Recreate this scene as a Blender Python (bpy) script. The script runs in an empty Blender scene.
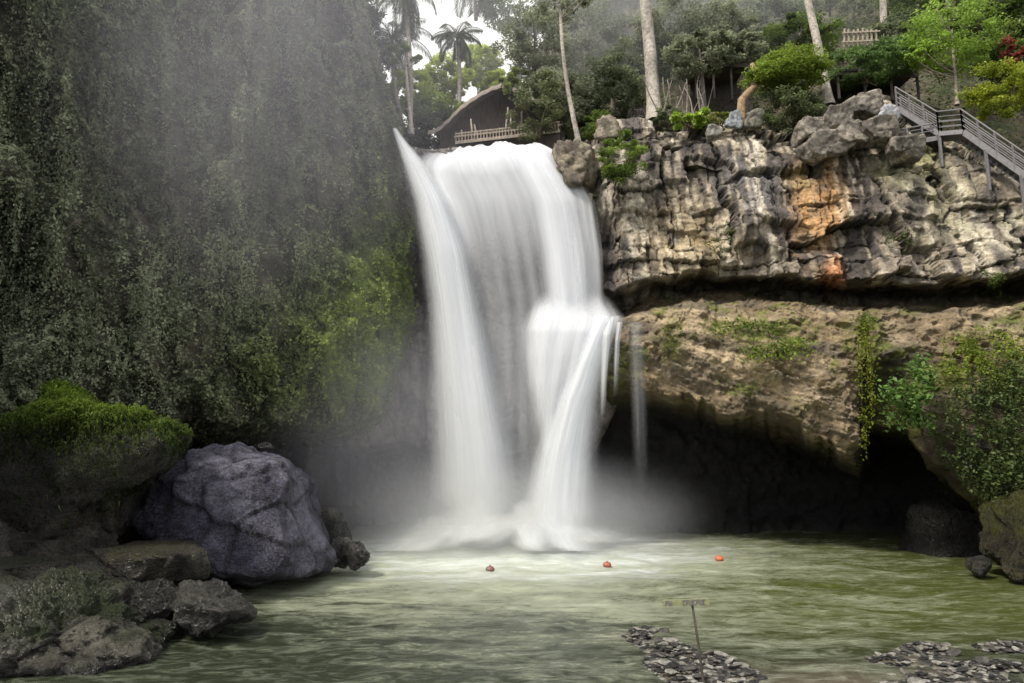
import bpy, math, random
import numpy as np
from mathutils import Vector

rng = np.random.default_rng(7)
random.seed(7)
SC = bpy.context.scene
COL = SC.collection
R = math.radians
FPX = 1024 * 24.0 / 36.0
PITCH = R(8.2)
CAMZ = 5.0

# ------------------------------------------------------------------ camera
cam = bpy.data.cameras.new('camera')
cam.lens = 24.0
cam.sensor_width = 36.0
cam.clip_end = 3000
camo = bpy.data.objects.new('camera', cam)
COL.objects.link(camo)
camo.location = (0, 0, CAMZ)
camo.rotation_euler = (R(90) + PITCH, 0, 0)
SC.camera = camo

def PA(px, py, Y):
    """world points for picture directions at world depth Y (arrays allowed)"""
    px = np.asarray(px, float); py = np.asarray(py, float); Y = np.asarray(Y, float)
    cx = (px - 512) / FPX; cy = (341.5 - py) / FPX
    dy = math.cos(PITCH) - cy * math.sin(PITCH)
    dz = math.sin(PITCH) + cy * math.cos(PITCH)
    t = Y / dy
    return np.stack(np.broadcast_arrays(cx * t, Y, CAMZ + dz * t), -1)

def P(px, py, Y):
    return PA(px, py, Y).reshape(3)

# ------------------------------------------------------------------ numpy noise
def _h(ix, iy, iz, s):
    h = (ix.astype(np.int64) * 374761393 + iy.astype(np.int64) * 668265263 + iz.astype(np.int64) * 1274126177 + s * 974634777) & 0xffffffff
    h = ((h ^ (h >> 13)) * 1274126177) & 0xffffffff
    h = ((h ^ (h >> 16)) * 2246822519) & 0xffffffff
    h = h ^ (h >> 15)
    return (h & 0xffffff) / float(0xffffff)

def vn(p, s=0):
    p = np.asarray(p, float)
    i = np.floor(p); f = p - i; i = i.astype(np.int64)
    u = f * f * f * (f * (f * 6 - 15) + 10)
    r = 0
    for dx in (0, 1):
        wx = u[..., 0] if dx else 1 - u[..., 0]
        for dy in (0, 1):
            wy = u[..., 1] if dy else 1 - u[..., 1]
            for dz in (0, 1):
                wz = u[..., 2] if dz else 1 - u[..., 2]
                r = r + wx * wy * wz * _h(i[..., 0] + dx, i[..., 1] + dy, i[..., 2] + dz, s)
    return r * 2 - 1

def fbm(p, s=0, o=4, g=0.5):
    a = 1.0; t = 0; r = 0; p = np.asarray(p, float)
    for k in range(o):
        r = r + a * vn(p + k * 17.3, s + k); t += a; a *= g; p = p * 2.03
    return r / t * 1.4

def voro(p, s=0, delta=False):
    """F1, F2, random value of the nearest cell"""
    p = np.asarray(p, float)
    i = np.floor(p).astype(np.int64)
    f1 = np.full(p.shape[:-1], 9.0); f2 = f1.copy(); cr = np.zeros_like(f1); dl = np.zeros_like(p)
    for dx in (-1, 0, 1):
        for dy in (-1, 0, 1):
            for dz in (-1, 0, 1):
                a, b, c = i[..., 0] + dx, i[..., 1] + dy, i[..., 2] + dz
                q = np.stack([a + _h(a, b, c, s), b + _h(a, b, c, s + 1), c + _h(a, b, c, s + 2)], -1)
                d = np.linalg.norm(q - p, axis=-1)
                m = d < f1
                f2 = np.where(m, f1, np.minimum(f2, d))
                cr = np.where(m, _h(a, b, c, s + 3), cr)
                if delta: dl = np.where(m[..., None], p - q, dl)
                f1 = np.where(m, d, f1)
    return (f1, f2, cr, dl) if delta else (f1, f2, cr)

def ss(a, b, x):
    t = np.clip((np.asarray(x, float) - a) / (b - a), 0, 1)
    return t * t * (3 - 2 * t)

def it(x, tab):
    k = sorted(tab.items())
    return np.interp(x, [a for a, _ in k], [b for _, b in k])

def mixc(a, b, t):
    t = np.asarray(t)[..., None]
    return np.asarray(a) * (1 - t) + np.asarray(b) * t

# ------------------------------------------------------------------ objects
def tag(o, label=None, cat=None, group=None, kind=None):
    if label: o['label'] = label
    if cat: o['category'] = cat
    if group: o['group'] = group
    if kind: o['kind'] = kind
    return o

def empty(name, loc, label, cat, group=None):
    o = bpy.data.objects.new(name, None)
    o.empty_display_size = .3
    COL.objects.link(o)
    o.location = tuple(float(v) for v in loc)
    return tag(o, label, cat, group)

def mesh(name, V, F, mat, parent=None, cols=None, smooth=True, alpha=None, origin=None):
    V = np.asarray(V, float).reshape(-1, 3)
    off = np.zeros(3)
    if parent is not None:
        off = np.array(parent.matrix_basis.translation if parent.parent is None else parent.matrix_basis.translation)
        q = parent
        off = np.zeros(3)
        while q is not None:
            off = off + np.array(q.location); q = q.parent
    elif origin is not None:
        off = np.array(origin, float)
    V = V - off
    me = bpy.data.meshes.new(name)
    F = np.asarray(F, np.int32)
    n = F.shape[1]
    me.vertices.add(len(V)); me.vertices.foreach_set('co', V.astype(np.float32).ravel())
    me.loops.add(F.size); me.loops.foreach_set('vertex_index', F.ravel())
    me.polygons.add(len(F))
    me.polygons.foreach_set('loop_start', np.arange(0, F.size, n, dtype=np.int32))
    me.polygons.foreach_set('loop_total', np.full(len(F), n, np.int32))
    me.polygons.foreach_set('use_smooth', np.full(len(F), smooth, bool))
    me.update(calc_edges=True)
    if cols is not None or alpha is not None:
        if cols is None: cols = np.ones((len(V), 3))
        cols = np.asarray(cols, float).reshape(-1, 3)
        a = np.ones(len(V)) if alpha is None else np.asarray(alpha).ravel()
        at = me.color_attributes.new('Col', 'FLOAT_COLOR', 'POINT')
        at.data.foreach_set('color', np.concatenate([np.clip(cols, 0, 1), a[:, None]], 1).astype(np.float32).ravel())
    me.materials.append(mat)
    o = bpy.data.objects.new(name, me)
    COL.objects.link(o)
    if parent is not None: o.parent = parent
    else: o.location = tuple(off)
    return o

def gridF(nr, nc, closed=False):
    r, c = np.meshgrid(np.arange(nr - 1), np.arange(nc if closed else nc - 1), indexing='ij')
    c2 = (c + 1) % nc
    return np.stack([r * nc + c, r * nc + c2, (r + 1) * nc + c2, (r + 1) * nc + c], -1).reshape(-1, 4)

class MB:
    """collects simple pieces of one part"""
    def __init__(s): s.V = []; s.F = []; s.n = 0
    def add(s, V, F):
        V = np.asarray(V, float).reshape(-1, 3); s.V.append(V); s.F.append(np.asarray(F) + s.n); s.n += len(V); return s
    def box(s, a, b, w, h):
        """bar from a to b, w wide sideways, h high"""
        a = np.array(a, float); b = np.array(b, float); d = b - a; d /= np.linalg.norm(d)
        up = np.array([0, 0, 1.]) if abs(d[2]) < .95 else np.array([0, 1., 0])
        sd = np.cross(d, up); sd /= np.linalg.norm(sd); u = np.cross(sd, d)
        vs = [p + sd * i * w / 2 + u * j * h / 2 for p in (a, b) for i, j in ((-1, -1), (1, -1), (1, 1), (-1, 1))]
        return s.add(vs, [(0, 1, 2, 3), (7, 6, 5, 4), (0, 4, 5, 1), (1, 5, 6, 2), (2, 6, 7, 3), (3, 7, 4, 0)])
    def tube(s, pts, rad, n=8):
        pts = np.asarray(pts, float); k = len(pts)
        rad = np.broadcast_to(np.asarray(rad, float), (k,))
        T = np.gradient(pts, axis=0); T /= np.linalg.norm(T, axis=1)[:, None] + 1e-9
        ref = np.array([1., 0.13, 0]) if abs(T[0][0]) < .8 else np.array([0, 1., 0.1])
        A = np.cross(T, ref); A /= np.linalg.norm(A, axis=1)[:, None] + 1e-9; B = np.cross(T, A)
        an = np.arange(n) / n * 2 * math.pi
        V = pts[:, None, :] + rad[:, None, None] * (np.cos(an)[None, :, None] * A[:, None, :] + np.sin(an)[None, :, None] * B[:, None, :])
        s.add(V, gridF(k, n, True))
        b = s.n - n  # cap the tip
        if n >= 4 and n % 2 == 0:
            for j in range(n // 2 - 1):
                s.F.append(np.array([[b + j, b + j + 1, b + n - 2 - j, b + n - 1 - j]]))
        return s
    def build(s, name, mat, parent=None, col=None, smooth=True, **k):
        V = np.concatenate(s.V); F = np.concatenate([np.asarray(f).reshape(-1, 4) for f in s.F])
        c = None if col is None else (np.tile(col, (len(V), 1)) if np.ndim(col) == 1 else col)
        return mesh(name, V, F, mat, parent, c, smooth, **k)

# ------------------------------------------------------------------ materials
def newmat(name):
    m = bpy.data.materials.new(name); m.use_nodes = True
    nt = m.node_tree; nt.nodes.clear()
    out = nt.nodes.new('ShaderNodeOutputMaterial')
    return m, nt, out

def N(nt, t, **k):
    n = nt.nodes.new(t)
    for a, b in k.items():
        if a.startswith('i_'):
            key = a[2:]
            n.inputs[int(key) if key.isdigit() else key.replace('_', ' ')].default_value = b
        else: setattr(n, a, b)
    return n

def rock_mat(name, rough=.8, fine=1.0, bump=.6, wet=0.0, spec=.35, crk=.06):
    m, nt, out = newmat(name); L = nt.links.new
    tc = N(nt, 'ShaderNodeNewGeometry'); col = N(nt, 'ShaderNodeVertexColor', layer_name='Col')
    n1 = N(nt, 'ShaderNodeTexNoise', i_Scale=2.2 * fine, i_Detail=9, i_Roughness=.68)
    n2 = N(nt, 'ShaderNodeTexNoise', i_Scale=9 * fine, i_Detail=7, i_Roughness=.7)
    v = N(nt, 'ShaderNodeTexVoronoi', i_Scale=5.5 * fine); v.feature = 'DISTANCE_TO_EDGE'
    for n in (n1, n2, v): L(tc.outputs['Position'], n.inputs['Vector'])
    r1 = N(nt, 'ShaderNodeMapRange', i_1=.3, i_2=.7, i_3=.45, i_4=1.55); L(n1.outputs[0], r1.inputs[0])
    r2 = N(nt, 'ShaderNodeMapRange', i_1=.3, i_2=.7, i_3=.55, i_4=1.4); L(n2.outputs[0], r2.inputs[0])
    mu = N(nt, 'ShaderNodeMath', operation='MULTIPLY'); L(r1.outputs[0], mu.inputs[0]); L(r2.outputs[0], mu.inputs[1])
    vm = N(nt, 'ShaderNodeVectorMath', operation='SCALE'); L(col.outputs[0], vm.inputs[0]); L(mu.outputs[0], vm.inputs['Scale'])
    b = N(nt, 'ShaderNodeBsdfPrincipled'); L(vm.outputs[0], b.inputs['Base Color'])
    rr = N(nt, 'ShaderNodeMapRange', i_1=.35, i_2=.65, i_3=max(.12, rough - .25 - wet), i_4=min(1, rough + .1)); L(n2.outputs[0], rr.inputs[0]); L(rr.outputs[0], b.inputs['Roughness'])
    b.inputs['Specular IOR Level'].default_value = spec
    a1 = N(nt, 'ShaderNodeMath', operation='MULTIPLY_ADD', i_1=.5); L(n2.outputs[0], a1.inputs[0]); L(n1.outputs[0], a1.inputs[2])
    cr = N(nt, 'ShaderNodeMapRange', i_1=0, i_2=.09, i_3=-crk, i_4=0); L(v.outputs[0], cr.inputs[0])
    a2 = N(nt, 'ShaderNodeMath', operation='ADD'); L(a1.outputs[0], a2.inputs[0]); L(cr.outputs[0], a2.inputs[1])
    bp = N(nt, 'ShaderNodeBump', i_Strength=bump, i_Distance=.22); L(a2.outputs[0], bp.inputs['Height']); L(bp.outputs[0], b.inputs['Normal'])
    L(b.outputs[0], out.inputs[0])
    return m

def leaf_mat(name, rough=.5, trans=.3):
    m, nt, out = newmat(name); L = nt.links.new
    col = N(nt, 'ShaderNodeVertexColor', layer_name='Col')
    b = N(nt, 'ShaderNodeBsdfPrincipled', i_Roughness=rough); b.inputs['Specular IOR Level'].default_value = .3
    t = N(nt, 'ShaderNodeBsdfTranslucent'); mx = N(nt, 'ShaderNodeMixShader', i_0=trans)
    L(col.outputs[0], b.inputs['Base Color']); L(col.outputs[0], t.inputs[0])
    L(b.outputs[0], mx.inputs[1]); L(t.outputs[0], mx.inputs[2]); L(mx.outputs[0], out.inputs[0])
    return m

def plain_mat(name, color, rough=.6, metal=0, var=.35, scale=6, bump=.3, stretch=(1, 1, 1)):
    m, nt, out = newmat(name); L = nt.links.new
    tc = N(nt, 'ShaderNodeNewGeometry'); mp = N(nt, 'ShaderNodeMapping'); mp.inputs['Scale'].default_value = stretch
    L(tc.outputs['Position'], mp.inputs[0])
    n = N(nt, 'ShaderNodeTexNoise', i_Scale=scale, i_Detail=6, i_Roughness=.65); L(mp.outputs[0], n.inputs['Vector'])
    r = N(nt, 'ShaderNodeMapRange', i_1=.3, i_2=.7, i_3=1 - var, i_4=1 + var); L(n.outputs[0], r.inputs[0])
    rgb = N(nt, 'ShaderNodeRGB'); rgb.outputs[0].default_value = (*color, 1)
    vm = N(nt, 'ShaderNodeVectorMath', operation='SCALE'); L(rgb.outputs[0], vm.inputs[0]); L(r.outputs[0], vm.inputs['Scale'])
    b = N(nt, 'ShaderNodeBsdfPrincipled', i_Roughness=rough, i_Metallic=metal); L(vm.outputs[0], b.inputs['Base Color'])
    bp = N(nt, 'ShaderNodeBump', i_Strength=bump, i_Distance=.03); L(n.outputs[0], bp.inputs['Height']); L(bp.outputs[0], b.inputs['Normal'])
    L(b.outputs[0], out.inputs[0])
    return m

def fall_mat():
    m, nt, out = newmat('falling_water'); L = nt.links.new
    col = N(nt, 'ShaderNodeVertexColor', layer_name='Col')
    d = N(nt, 'ShaderNodeBsdfDiffuse', i_Color=(.93, .95, 1, 1)); t = N(nt, 'ShaderNodeBsdfTranslucent', i_Color=(.93, .95, 1, 1))
    mx = N(nt, 'ShaderNodeMixShader', i_0=.4); L(d.outputs[0], mx.inputs[1]); L(t.outputs[0], mx.inputs[2])
    tr = N(nt, 'ShaderNodeBsdfTransparent'); m2 = N(nt, 'ShaderNodeMixShader')
    L(col.outputs['Alpha'], m2.inputs[0]); L(tr.outputs[0], m2.inputs[1]); L(mx.outputs[0], m2.inputs[2]); L(m2.outputs[0], out.inputs[0])
    return m

M = dict(
    cliff=rock_mat('cliff_rock', .85, 1.0, .8), wall=rock_mat('wet_rock', .65, wet=.15), boulder=rock_mat('boulder_rock', .62, 1.3, 1.0, .1, .4, .22),
    stone=rock_mat('river_stone', .5, 3, .5), wetrock=rock_mat('wet_dark_rock', .42, 1.6, 1.0, .2, .6, .12), soil=rock_mat('forest_soil', .95),
    leaf=leaf_mat('leaf', .5, .42), ivy=leaf_mat('ivy_leaf', .8, .2), bark=rock_mat('bark', .9, 2.5, .5, 0, .2),
    thatch=plain_mat('thatch', (.27, .23, .205), .95, var=.4, scale=5, bump=.6, stretch=(1, 1, 5)),
    wood=plain_mat('weathered_wood', (.36, .30, .25), .8, var=.4, scale=8), darkwood=plain_mat('dark_wood', (.05, .04, .035), .8),
    steel=plain_mat('galvanised_steel', (.20, .19, .20), .55, .2, var=.25, scale=9, bump=.05),
    fall=fall_mat())

# ------------------------------------------------------------------ leaves
def leaf_geo(C, size, up=.4, ratio=.5, droop=0.0, out=None):
    """one folded diamond leaf per centre"""
    n = len(C)
    size = np.broadcast_to(np.asarray(size, float), (n,))[:, None]
    d = rng.normal(size=(n, 3)); d[:, 2] = d[:, 2] * .5 - droop
    if out is not None: d = d + out
    d /= np.linalg.norm(d, axis=1)[:, None]
    nn = rng.normal(size=(n, 3)) * .7; nn[:, 2] += up * 2
    s = np.cross(d, nn); s /= np.linalg.norm(s, axis=1)[:, None] + 1e-9
    u = np.cross(s, d)
    a = C - d * size * .5; b = C + d * size * .5
    l = C + s * size * ratio * .5 + u * size * .12; r = C - s * size * ratio * .5 + u * size * .12
    V = np.stack([a, l, b, r], 1).reshape(-1, 3)
    return V, np.arange(n * 4).reshape(-1, 4)

def leafcols(n, dark, light, t=None, jit=.25):
    if t is None: t = rng.random(n)
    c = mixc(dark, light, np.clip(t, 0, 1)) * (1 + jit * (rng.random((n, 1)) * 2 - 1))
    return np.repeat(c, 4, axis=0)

def blob_points(c, rad, ncl, per, csize=.28, flat=.6, shell=.55):
    c = np.array(c, float); rad = np.array(rad, float)
    d = rng.normal(size=(ncl, 3)); d /= np.linalg.norm(d, axis=1)[:, None]
    rr = shell + (1 - shell) * rng.random(ncl) ** .6
    cc = c + d * rad * rr[:, None] * (.8 + .35 * rng.random((ncl, 1)))
    cs = csize * (.6 + .8 * rng.random(ncl)) * rad.mean()
    q = rng.normal(size=(ncl, per, 3)); q /= np.linalg.norm(q, axis=2)[..., None] + 1e-9
    q = q * (rng.random((ncl, per, 1)) ** .45)
    q[..., 2] *= flat
    pts = cc[:, None] + q * cs[:, None, None]
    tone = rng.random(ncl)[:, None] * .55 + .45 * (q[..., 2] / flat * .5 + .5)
    return pts.reshape(-1, 3), tone.ravel(), cc

def crown(parent, c, rad, ncl, per, size, dark, light, name='crown', **k):
    pts, tone, cc = blob_points(c, rad, ncl, per, **k)
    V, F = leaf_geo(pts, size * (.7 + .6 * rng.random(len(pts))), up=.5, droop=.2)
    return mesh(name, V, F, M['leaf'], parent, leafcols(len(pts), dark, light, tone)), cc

# ------------------------------------------------------------------ depth of the rock faces
TOPR = {540: 168, 575: 166, 590: 150, 605: 133, 640: 124, 662: 129, 700: 131, 783: 135, 800: 133, 827: 113, 877: 95, 893: 99, 908: 122, 930: 141, 960: 149, 1000: 168, 1024: 176, 1200: 190}
YU = {540: 36.5, 590: 35.2, 640: 34, 700: 33, 800: 31.3, 900: 29.8, 1024: 28, 1200: 25.5}
LT = {540: 322, 590: 320, 625: 316, 650: 303, 700: 296, 740: 294, 770: 300, 850: 305, 950: 308, 1024: 299, 1200: 290}
LL = {540: 398, 600: 392, 640: 386, 680: 396, 740: 411, 790: 426, 830: 446, 862: 462, 884: 432, 926: 424, 944: 468, 975: 500, 1000: 545, 1024: 600, 1200: 700}
YL = {540: 34.6, 590: 33.6, 630: 32.6, 700: 31.2, 800: 29.5, 880: 28.2, 1024: 26, 1200: 23}
YC = {540: 38, 590: 37.5, 680: 37.5, 800: 39, 900: 38, 960: 34, 1024: 29, 1200: 25}

def D_right(px, py):
    yu = it(px, YU); yl = it(px, YL); lt = it(px, LT); ll = it(px, LL); yc = it(px, YC)
    wob = 6 * vn(np.stack([px / 18., px * 0, px * 0], -1), 5) + 3 * vn(np.stack([px / 6., px * 0, px * 0 + 3], -1), 6)
    ll = ll + wob; lt = lt + wob * .5
    tp = it(px, TOPR)
    # upper face, leaning a little, rounded top edge
    h = (py - tp) / np.maximum(lt - 22 - tp, 1)
    up = yu + .9 - 1.0 * np.clip(h, 0, 1) ** .7 + 1.3 * np.exp(-np.clip(py - tp, 0, 999) / 5)
    # the undercut band between the two ledges
    rec = up + 2.6 * ss(lt - 26, lt - 12, py)
    # near the fall the face steps back
    rec = rec + 1.6 * ss(628, 600, px) * ss(200, 240, py)
    t = np.clip((py - lt) / (ll - lt), 0, 1)
    led = yl + 2.0 * (1 - t) ** 3 + 1.3 * np.clip(t - .45, 0, 1) ** 1.5 * 1.6
    y = np.where(py < lt, rec, np.minimum(led + (rec - led) * ss(6, 0, py - lt), rec + 9))
    y = y + (yc - y) * ss(-3, 26, py - ll) ** .7 * (py > ll - 3)
    return y

def D_left(px, py):
    y = it(px, {-300: 14, -100: 19, 0: 22, 100: 24.5, 200: 27.5, 300: 31, 370: 33.3, 410: 34.6})
    y = y + 1.6 * ss(300, 60, py) * .6 - .8 * np.exp(-((py - 380) / 70.) ** 2)
    y = y + 5 * ss(418, 450, py)
    q = np.stack([px / 60., py / 150., px * 0], -1)
    return y + .9 * fbm(q, 11, 3) + .45 * vn(np.stack([px / 17., py / 60., px * 0], -1), 3)

def D_back(px, py):
    lip = it(px, {300: 440, 360: 447, 400: 440, 440: 452, 480: 500, 540: 540, 620: 400, 640: 400})
    y = 36.2 + 1.0 * np.sin(px / 19.) * .3 + 1.2 * ss(180, 320, py) + .5 * fbm(np.stack([px / 25., py / 60., px * 0], -1), 21, 3)
    y = y - 1.1 * ss(395, 360, px) * ss(250, 420, py)          # brown rib left of the jet
    y = y - 2.6 * np.exp(-((px - 570) / 42.) ** 4) * ss(306, 322, py) * ss(540, 470, py)    # ledge under the cascade
    y = y + 4.5 * ss(0, 16, py - lip)
    return y

# ------------------------------------------------------------------ right cliff
xs = np.arange(560, 1200, 1.0); ys = np.arange(70, 640, 1.0)
px, py0 = np.meshgrid(xs, ys)
tp = it(px, TOPR)
py = np.maximum(py0, tp)
D = D_right(px, py)
D = D + np.clip(tp - py0, 0, 60) * .12           # rows above the rim run back over the top
V = PA(px, py, D)
V[..., 2] += np.clip(tp - py0, 0, 60) * .012
W = V.copy()
up_m = ss(4, -10, py - it(px, LT))               # 1 on the upper face
wr = np.stack([fbm(W * .5, 31, 2), fbm(W * .5, 33, 2), fbm(W * .5, 35, 2)], -1)
band = ss(235, 262, py + .12 * (px - 800) * 0)       # thin beds low on the face, tall joints above
wf = np.stack([fbm(W * 2.6, 34, 3, .6), W[..., 0] * 0, fbm(W * 2.6, 38, 3, .6)], -1)
def cells1(x, key, s_):
    """random width intervals along x: id, distance to the nearest edge"""
    i = np.floor(x).astype(np.int64); f1 = np.full(x.shape, 9.); f2 = f1.copy(); cid = i * 0; loc = f1 * 0
    for d in (-1, 0, 1):
        q = i + d + .1 + .8 * _h(i + d, key, key * 0 + 7, s_); e = np.abs(x - q); m = e < f1
        f2 = np.where(m, f1, np.minimum(f2, e)); cid = np.where(m, i + d, cid); loc = np.where(m, x - q, loc); f1 = np.where(m, e, f1)
    return cid, (f2 - f1) / 2, loc
def bricks(kx, kz, s_, warp, jag, rowfirst=True):
    z0 = np.zeros(W.shape[:2], np.int64)
    zz = (W[..., 2] + .09 * W[..., 0] + wr[..., 2] * warp + wf[..., 2] * jag) * kz
    xx = (W[..., 0] + wr[..., 0] * warp + wf[..., 0] * jag + .10 * W[..., 2]) * kx
    if rowfirst:
        a, ea, la = cells1(zz, z0, s_); b, eb, lb = cells1(xx * (.7 + .6 * _h(a, z0, z0, s_ + 2)) + _h(a, z0, z0, s_ + 1) * 9, a, s_ + 3)
    else:
        b, eb, lb = cells1(xx, z0, s_); a, ea, la = cells1(zz * (.7 + .6 * _h(b, z0, z0, s_ + 2)) + _h(b, z0, z0, s_ + 1) * 9, b, s_ + 3)
    h = _h(a, b, z0, s_ + 5); h2 = _h(a, b, z0, s_ + 6)
    ed = np.minimum(ea / kz, eb / kx)            # metres to the block edge
    return h, ed, (h2 - .5) * lb / kx + (.25 * h - .22) * la / kz
hA, eA, tA = bricks(.42, .30, 41, .55, .14, False); hB, eB, tB = bricks(.50, .95, 43, .45, .12, True)
hC, eC, tC = bricks(1.05, .85, 45, .35, .12, True); hD, eD, tD = bricks(2.6, 2.0, 46, .3, .1, False)
cr = hA * (1 - band) + hB * band; crack = ss(.07, 0, eA) * (1 - band) + ss(.05, 0, eB) * band; tlt = tA * (1 - band) + tB * band
cr2 = hC; cD = hD
colm = vn(np.stack([W[..., 0] * 1.1 + wr[..., 0], W[..., 0] * 0, W[..., 2] * .13], -1), 47)
dU = -1.15 * (cr - .5) - .55 * tlt - .80 * (hC - .5) * (.5 + .5 * hB) - .5 * tC - .26 * (hD - .5) + .30 * crack + .16 * ss(.05, 0, eC) - .12 * colm - .13 * fbm(W * 1.6, 55, 6, .62)
rub = ss(60, 20, np.abs(px - 850)) * ss(165, 140, py)      # broken rubble at the rim
dU = dU - .5 * fbm(W * 1.1, 59, 4) * rub
joint = ss(.06, .0, np.minimum(eA, eC + .02)); under = joint * 0; bedk = joint
# lower ledge: streaky, flowing, small hollows
rot = np.stack([W[..., 0] * .45 + W[..., 2] * .15, W[..., 1] * .4, W[..., 2] * 1.9 + W[..., 0] * .7], -1)
h1, h2, cr3 = voro(np.stack([W[..., 0] * .95 + wr[..., 0], W[..., 1] * .7, W[..., 2] * 1.6 + W[..., 0] * .5 + wr[..., 1]], -1), 61)
lay = W[..., 2] * 1.5 + W[..., 0] * .38 + 1.1 * wr[..., 2] + .35 * wf[..., 2]
lf = lay - np.floor(lay); lh = _h(np.floor(lay).astype(np.int64), np.floor(lay * 0).astype(np.int64), np.floor(lay * 0).astype(np.int64), 68)
lamp = ss(-.3, .4, fbm(W * .6, 64, 3))
dL = -.30 * fbm(rot, 63, 5, .6) - .16 * (cr3 - .5) + .05 * ss(.05, 0, h2 - h1) - .42 * fbm(W * .8, 65, 4) - .13 * fbm(W * 4, 67, 4, .6) - .26 * lf ** 1.3 * (.3 + lh) * lamp
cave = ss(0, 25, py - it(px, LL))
dd = dU * up_m + dL * (1 - up_m) * (1 - cave) + .5 * fbm(W * .8, 69, 3) * cave
gul = ss(5, 0, np.abs(px - (868 + (py - 300) * .06 + 4 * np.sin(py / 14.)))) * (1 - up_m) * (1 - cave)
gul2 = np.exp(-((px - 905) / 34.) ** 2) * ss(345, 380, py) * (1 - cave)
dd = dd + .7 * gul + 2.6 * gul2 * (1 - up_m)
V[..., 1] += dd
V[..., 0] += .08 * wr[..., 0]
V[..., 2] += .12 * (cr2 - .5) * up_m + .12 * wr[..., 1] + np.where(py0 < tp, .5 * (cr - .3) + .3 * (cr2 - .5) + .12 * fbm(W * 1.3, 71, 3), 0) * up_m
# colour
stain = vn(np.stack([W[..., 0] * 2.1 + wr[..., 1], W[..., 0] * 0, W[..., 2] * .28], -1), 73) * .6 + vn(np.stack([W[..., 0] * 5.5, W[..., 0] * 0, W[..., 2] * .35], -1), 75) * .55
big = fbm(W * .33, 77, 3); med = fbm(W * 1.1, 79, 4)
c = mixc((.24, .205, .165), (.50, .42, .31), ss(-.5, .6, big + .4 * med))
c = mixc(c, (.07, .062, .062), ss(-.12, .35, stain + .45 * big + .10 * np.sin(px / 31.)) * .92)
c = mixc(c, (.62, .57, .48), ss(.12, .5, -stain + .3 * med) * .65)
c = c * (.82 + .36 * cr2[..., None]) * (.85 + .3 * cr[..., None]) * (.85 + .3 * cD[..., None])
def spot(cx, cy, rx, ry, p=2): return np.exp(-(((px - cx) / rx) ** 2 + ((py - cy) / ry) ** 2) ** (p / 2))
nz = ss(-.5, .3, med + .2)
c = mixc(c, (.62, .37, .17), np.clip(spot(816, 210, 25, 46, 3) * 1.1, 0, 1) * ss(-.75, .1, med) * .9)
c = mixc(c, (.60, .27, .12), spot(832, 278, 13, 22, 3) * .9)
c = mixc(c, (.5, .36, .17), spot(800, 180, 16, 12, 3) * .7)
c = mixc(c, (.52, .40, .22), spot(690, 240, 40, 45) * .55 * nz)
c = mixc(c, (.50, .47, .30), (spot(925, 165, 30, 40) + spot(985, 215, 50, 25)) * .7 * nz)
c = mixc(c, (.30, .30, .08), (spot(895, 175, 16, 14) + spot(925, 150, 16, 12)) * .6)
c = mixc(c, (.34, .34, .37), (spot(745, 195, 26, 30)) * .5 * nz)
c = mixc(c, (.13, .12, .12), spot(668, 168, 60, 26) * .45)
c = mixc(c, (.07, .06, .06), ss(630, 600, px) * ss(190, 260, py) * .8)  # recess beside the fall darkened, its shade put into the colour
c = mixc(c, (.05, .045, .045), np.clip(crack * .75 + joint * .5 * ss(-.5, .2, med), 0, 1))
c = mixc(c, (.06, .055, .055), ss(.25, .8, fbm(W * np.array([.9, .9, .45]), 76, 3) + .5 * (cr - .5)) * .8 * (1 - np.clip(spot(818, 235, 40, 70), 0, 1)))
c = mixc(c, (.05, .045, .04), ss(-30, -14, py - it(px, LT)) * .75)  # shade of the undercut band painted dark
cl = mixc((.22, .165, .10), (.42, .33, .215), ss(-.5, .5, big + .6 * med))
cl = mixc(cl, (.12, .10, .075), ss(-.2, .4, fbm(rot * .9, 81, 4) + .4 * big) * .8)
cl = mixc(cl, (.40, .36, .30), ss(.82, .98, lf) * lamp * .5)
cl = mixc(cl, (.035, .032, .03), np.clip(gul + gul2 * 1.2 + spot(895, 345, 26, 30) * .6 + spot(900, 440, 40, 40) + ss(935, 960, px) * ss(400, 450, py), 0, 1) * .9)  # gullies, hollow and right end painted dark to stand for shade
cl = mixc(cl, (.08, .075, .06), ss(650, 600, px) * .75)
cl = mixc(cl, (.13, .15, .03), np.clip(ss(-.05, .35, fbm(W * .8, 83, 4)) * .75 + (spot(985, 370, 40, 35) + spot(672, 335, 12, 22) + spot(760, 330, 36, 14) + spot(875, 345, 10, 30)) * .8, 0, .85) * ss(-.6, .3, fbm(W * 3, 85, 3)))
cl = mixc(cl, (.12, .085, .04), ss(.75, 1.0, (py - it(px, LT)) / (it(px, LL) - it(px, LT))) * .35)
cl = mixc(cl, (.012, .011, .012), cave)  # the cave's darkness painted in as near-black rock
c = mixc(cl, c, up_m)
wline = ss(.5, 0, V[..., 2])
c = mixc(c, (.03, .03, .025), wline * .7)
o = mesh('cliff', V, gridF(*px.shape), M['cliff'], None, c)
tag(o, 'layered brown and grey rock cliff with an overhanging ledge right of the waterfall', 'cliff', kind='structure')

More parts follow.
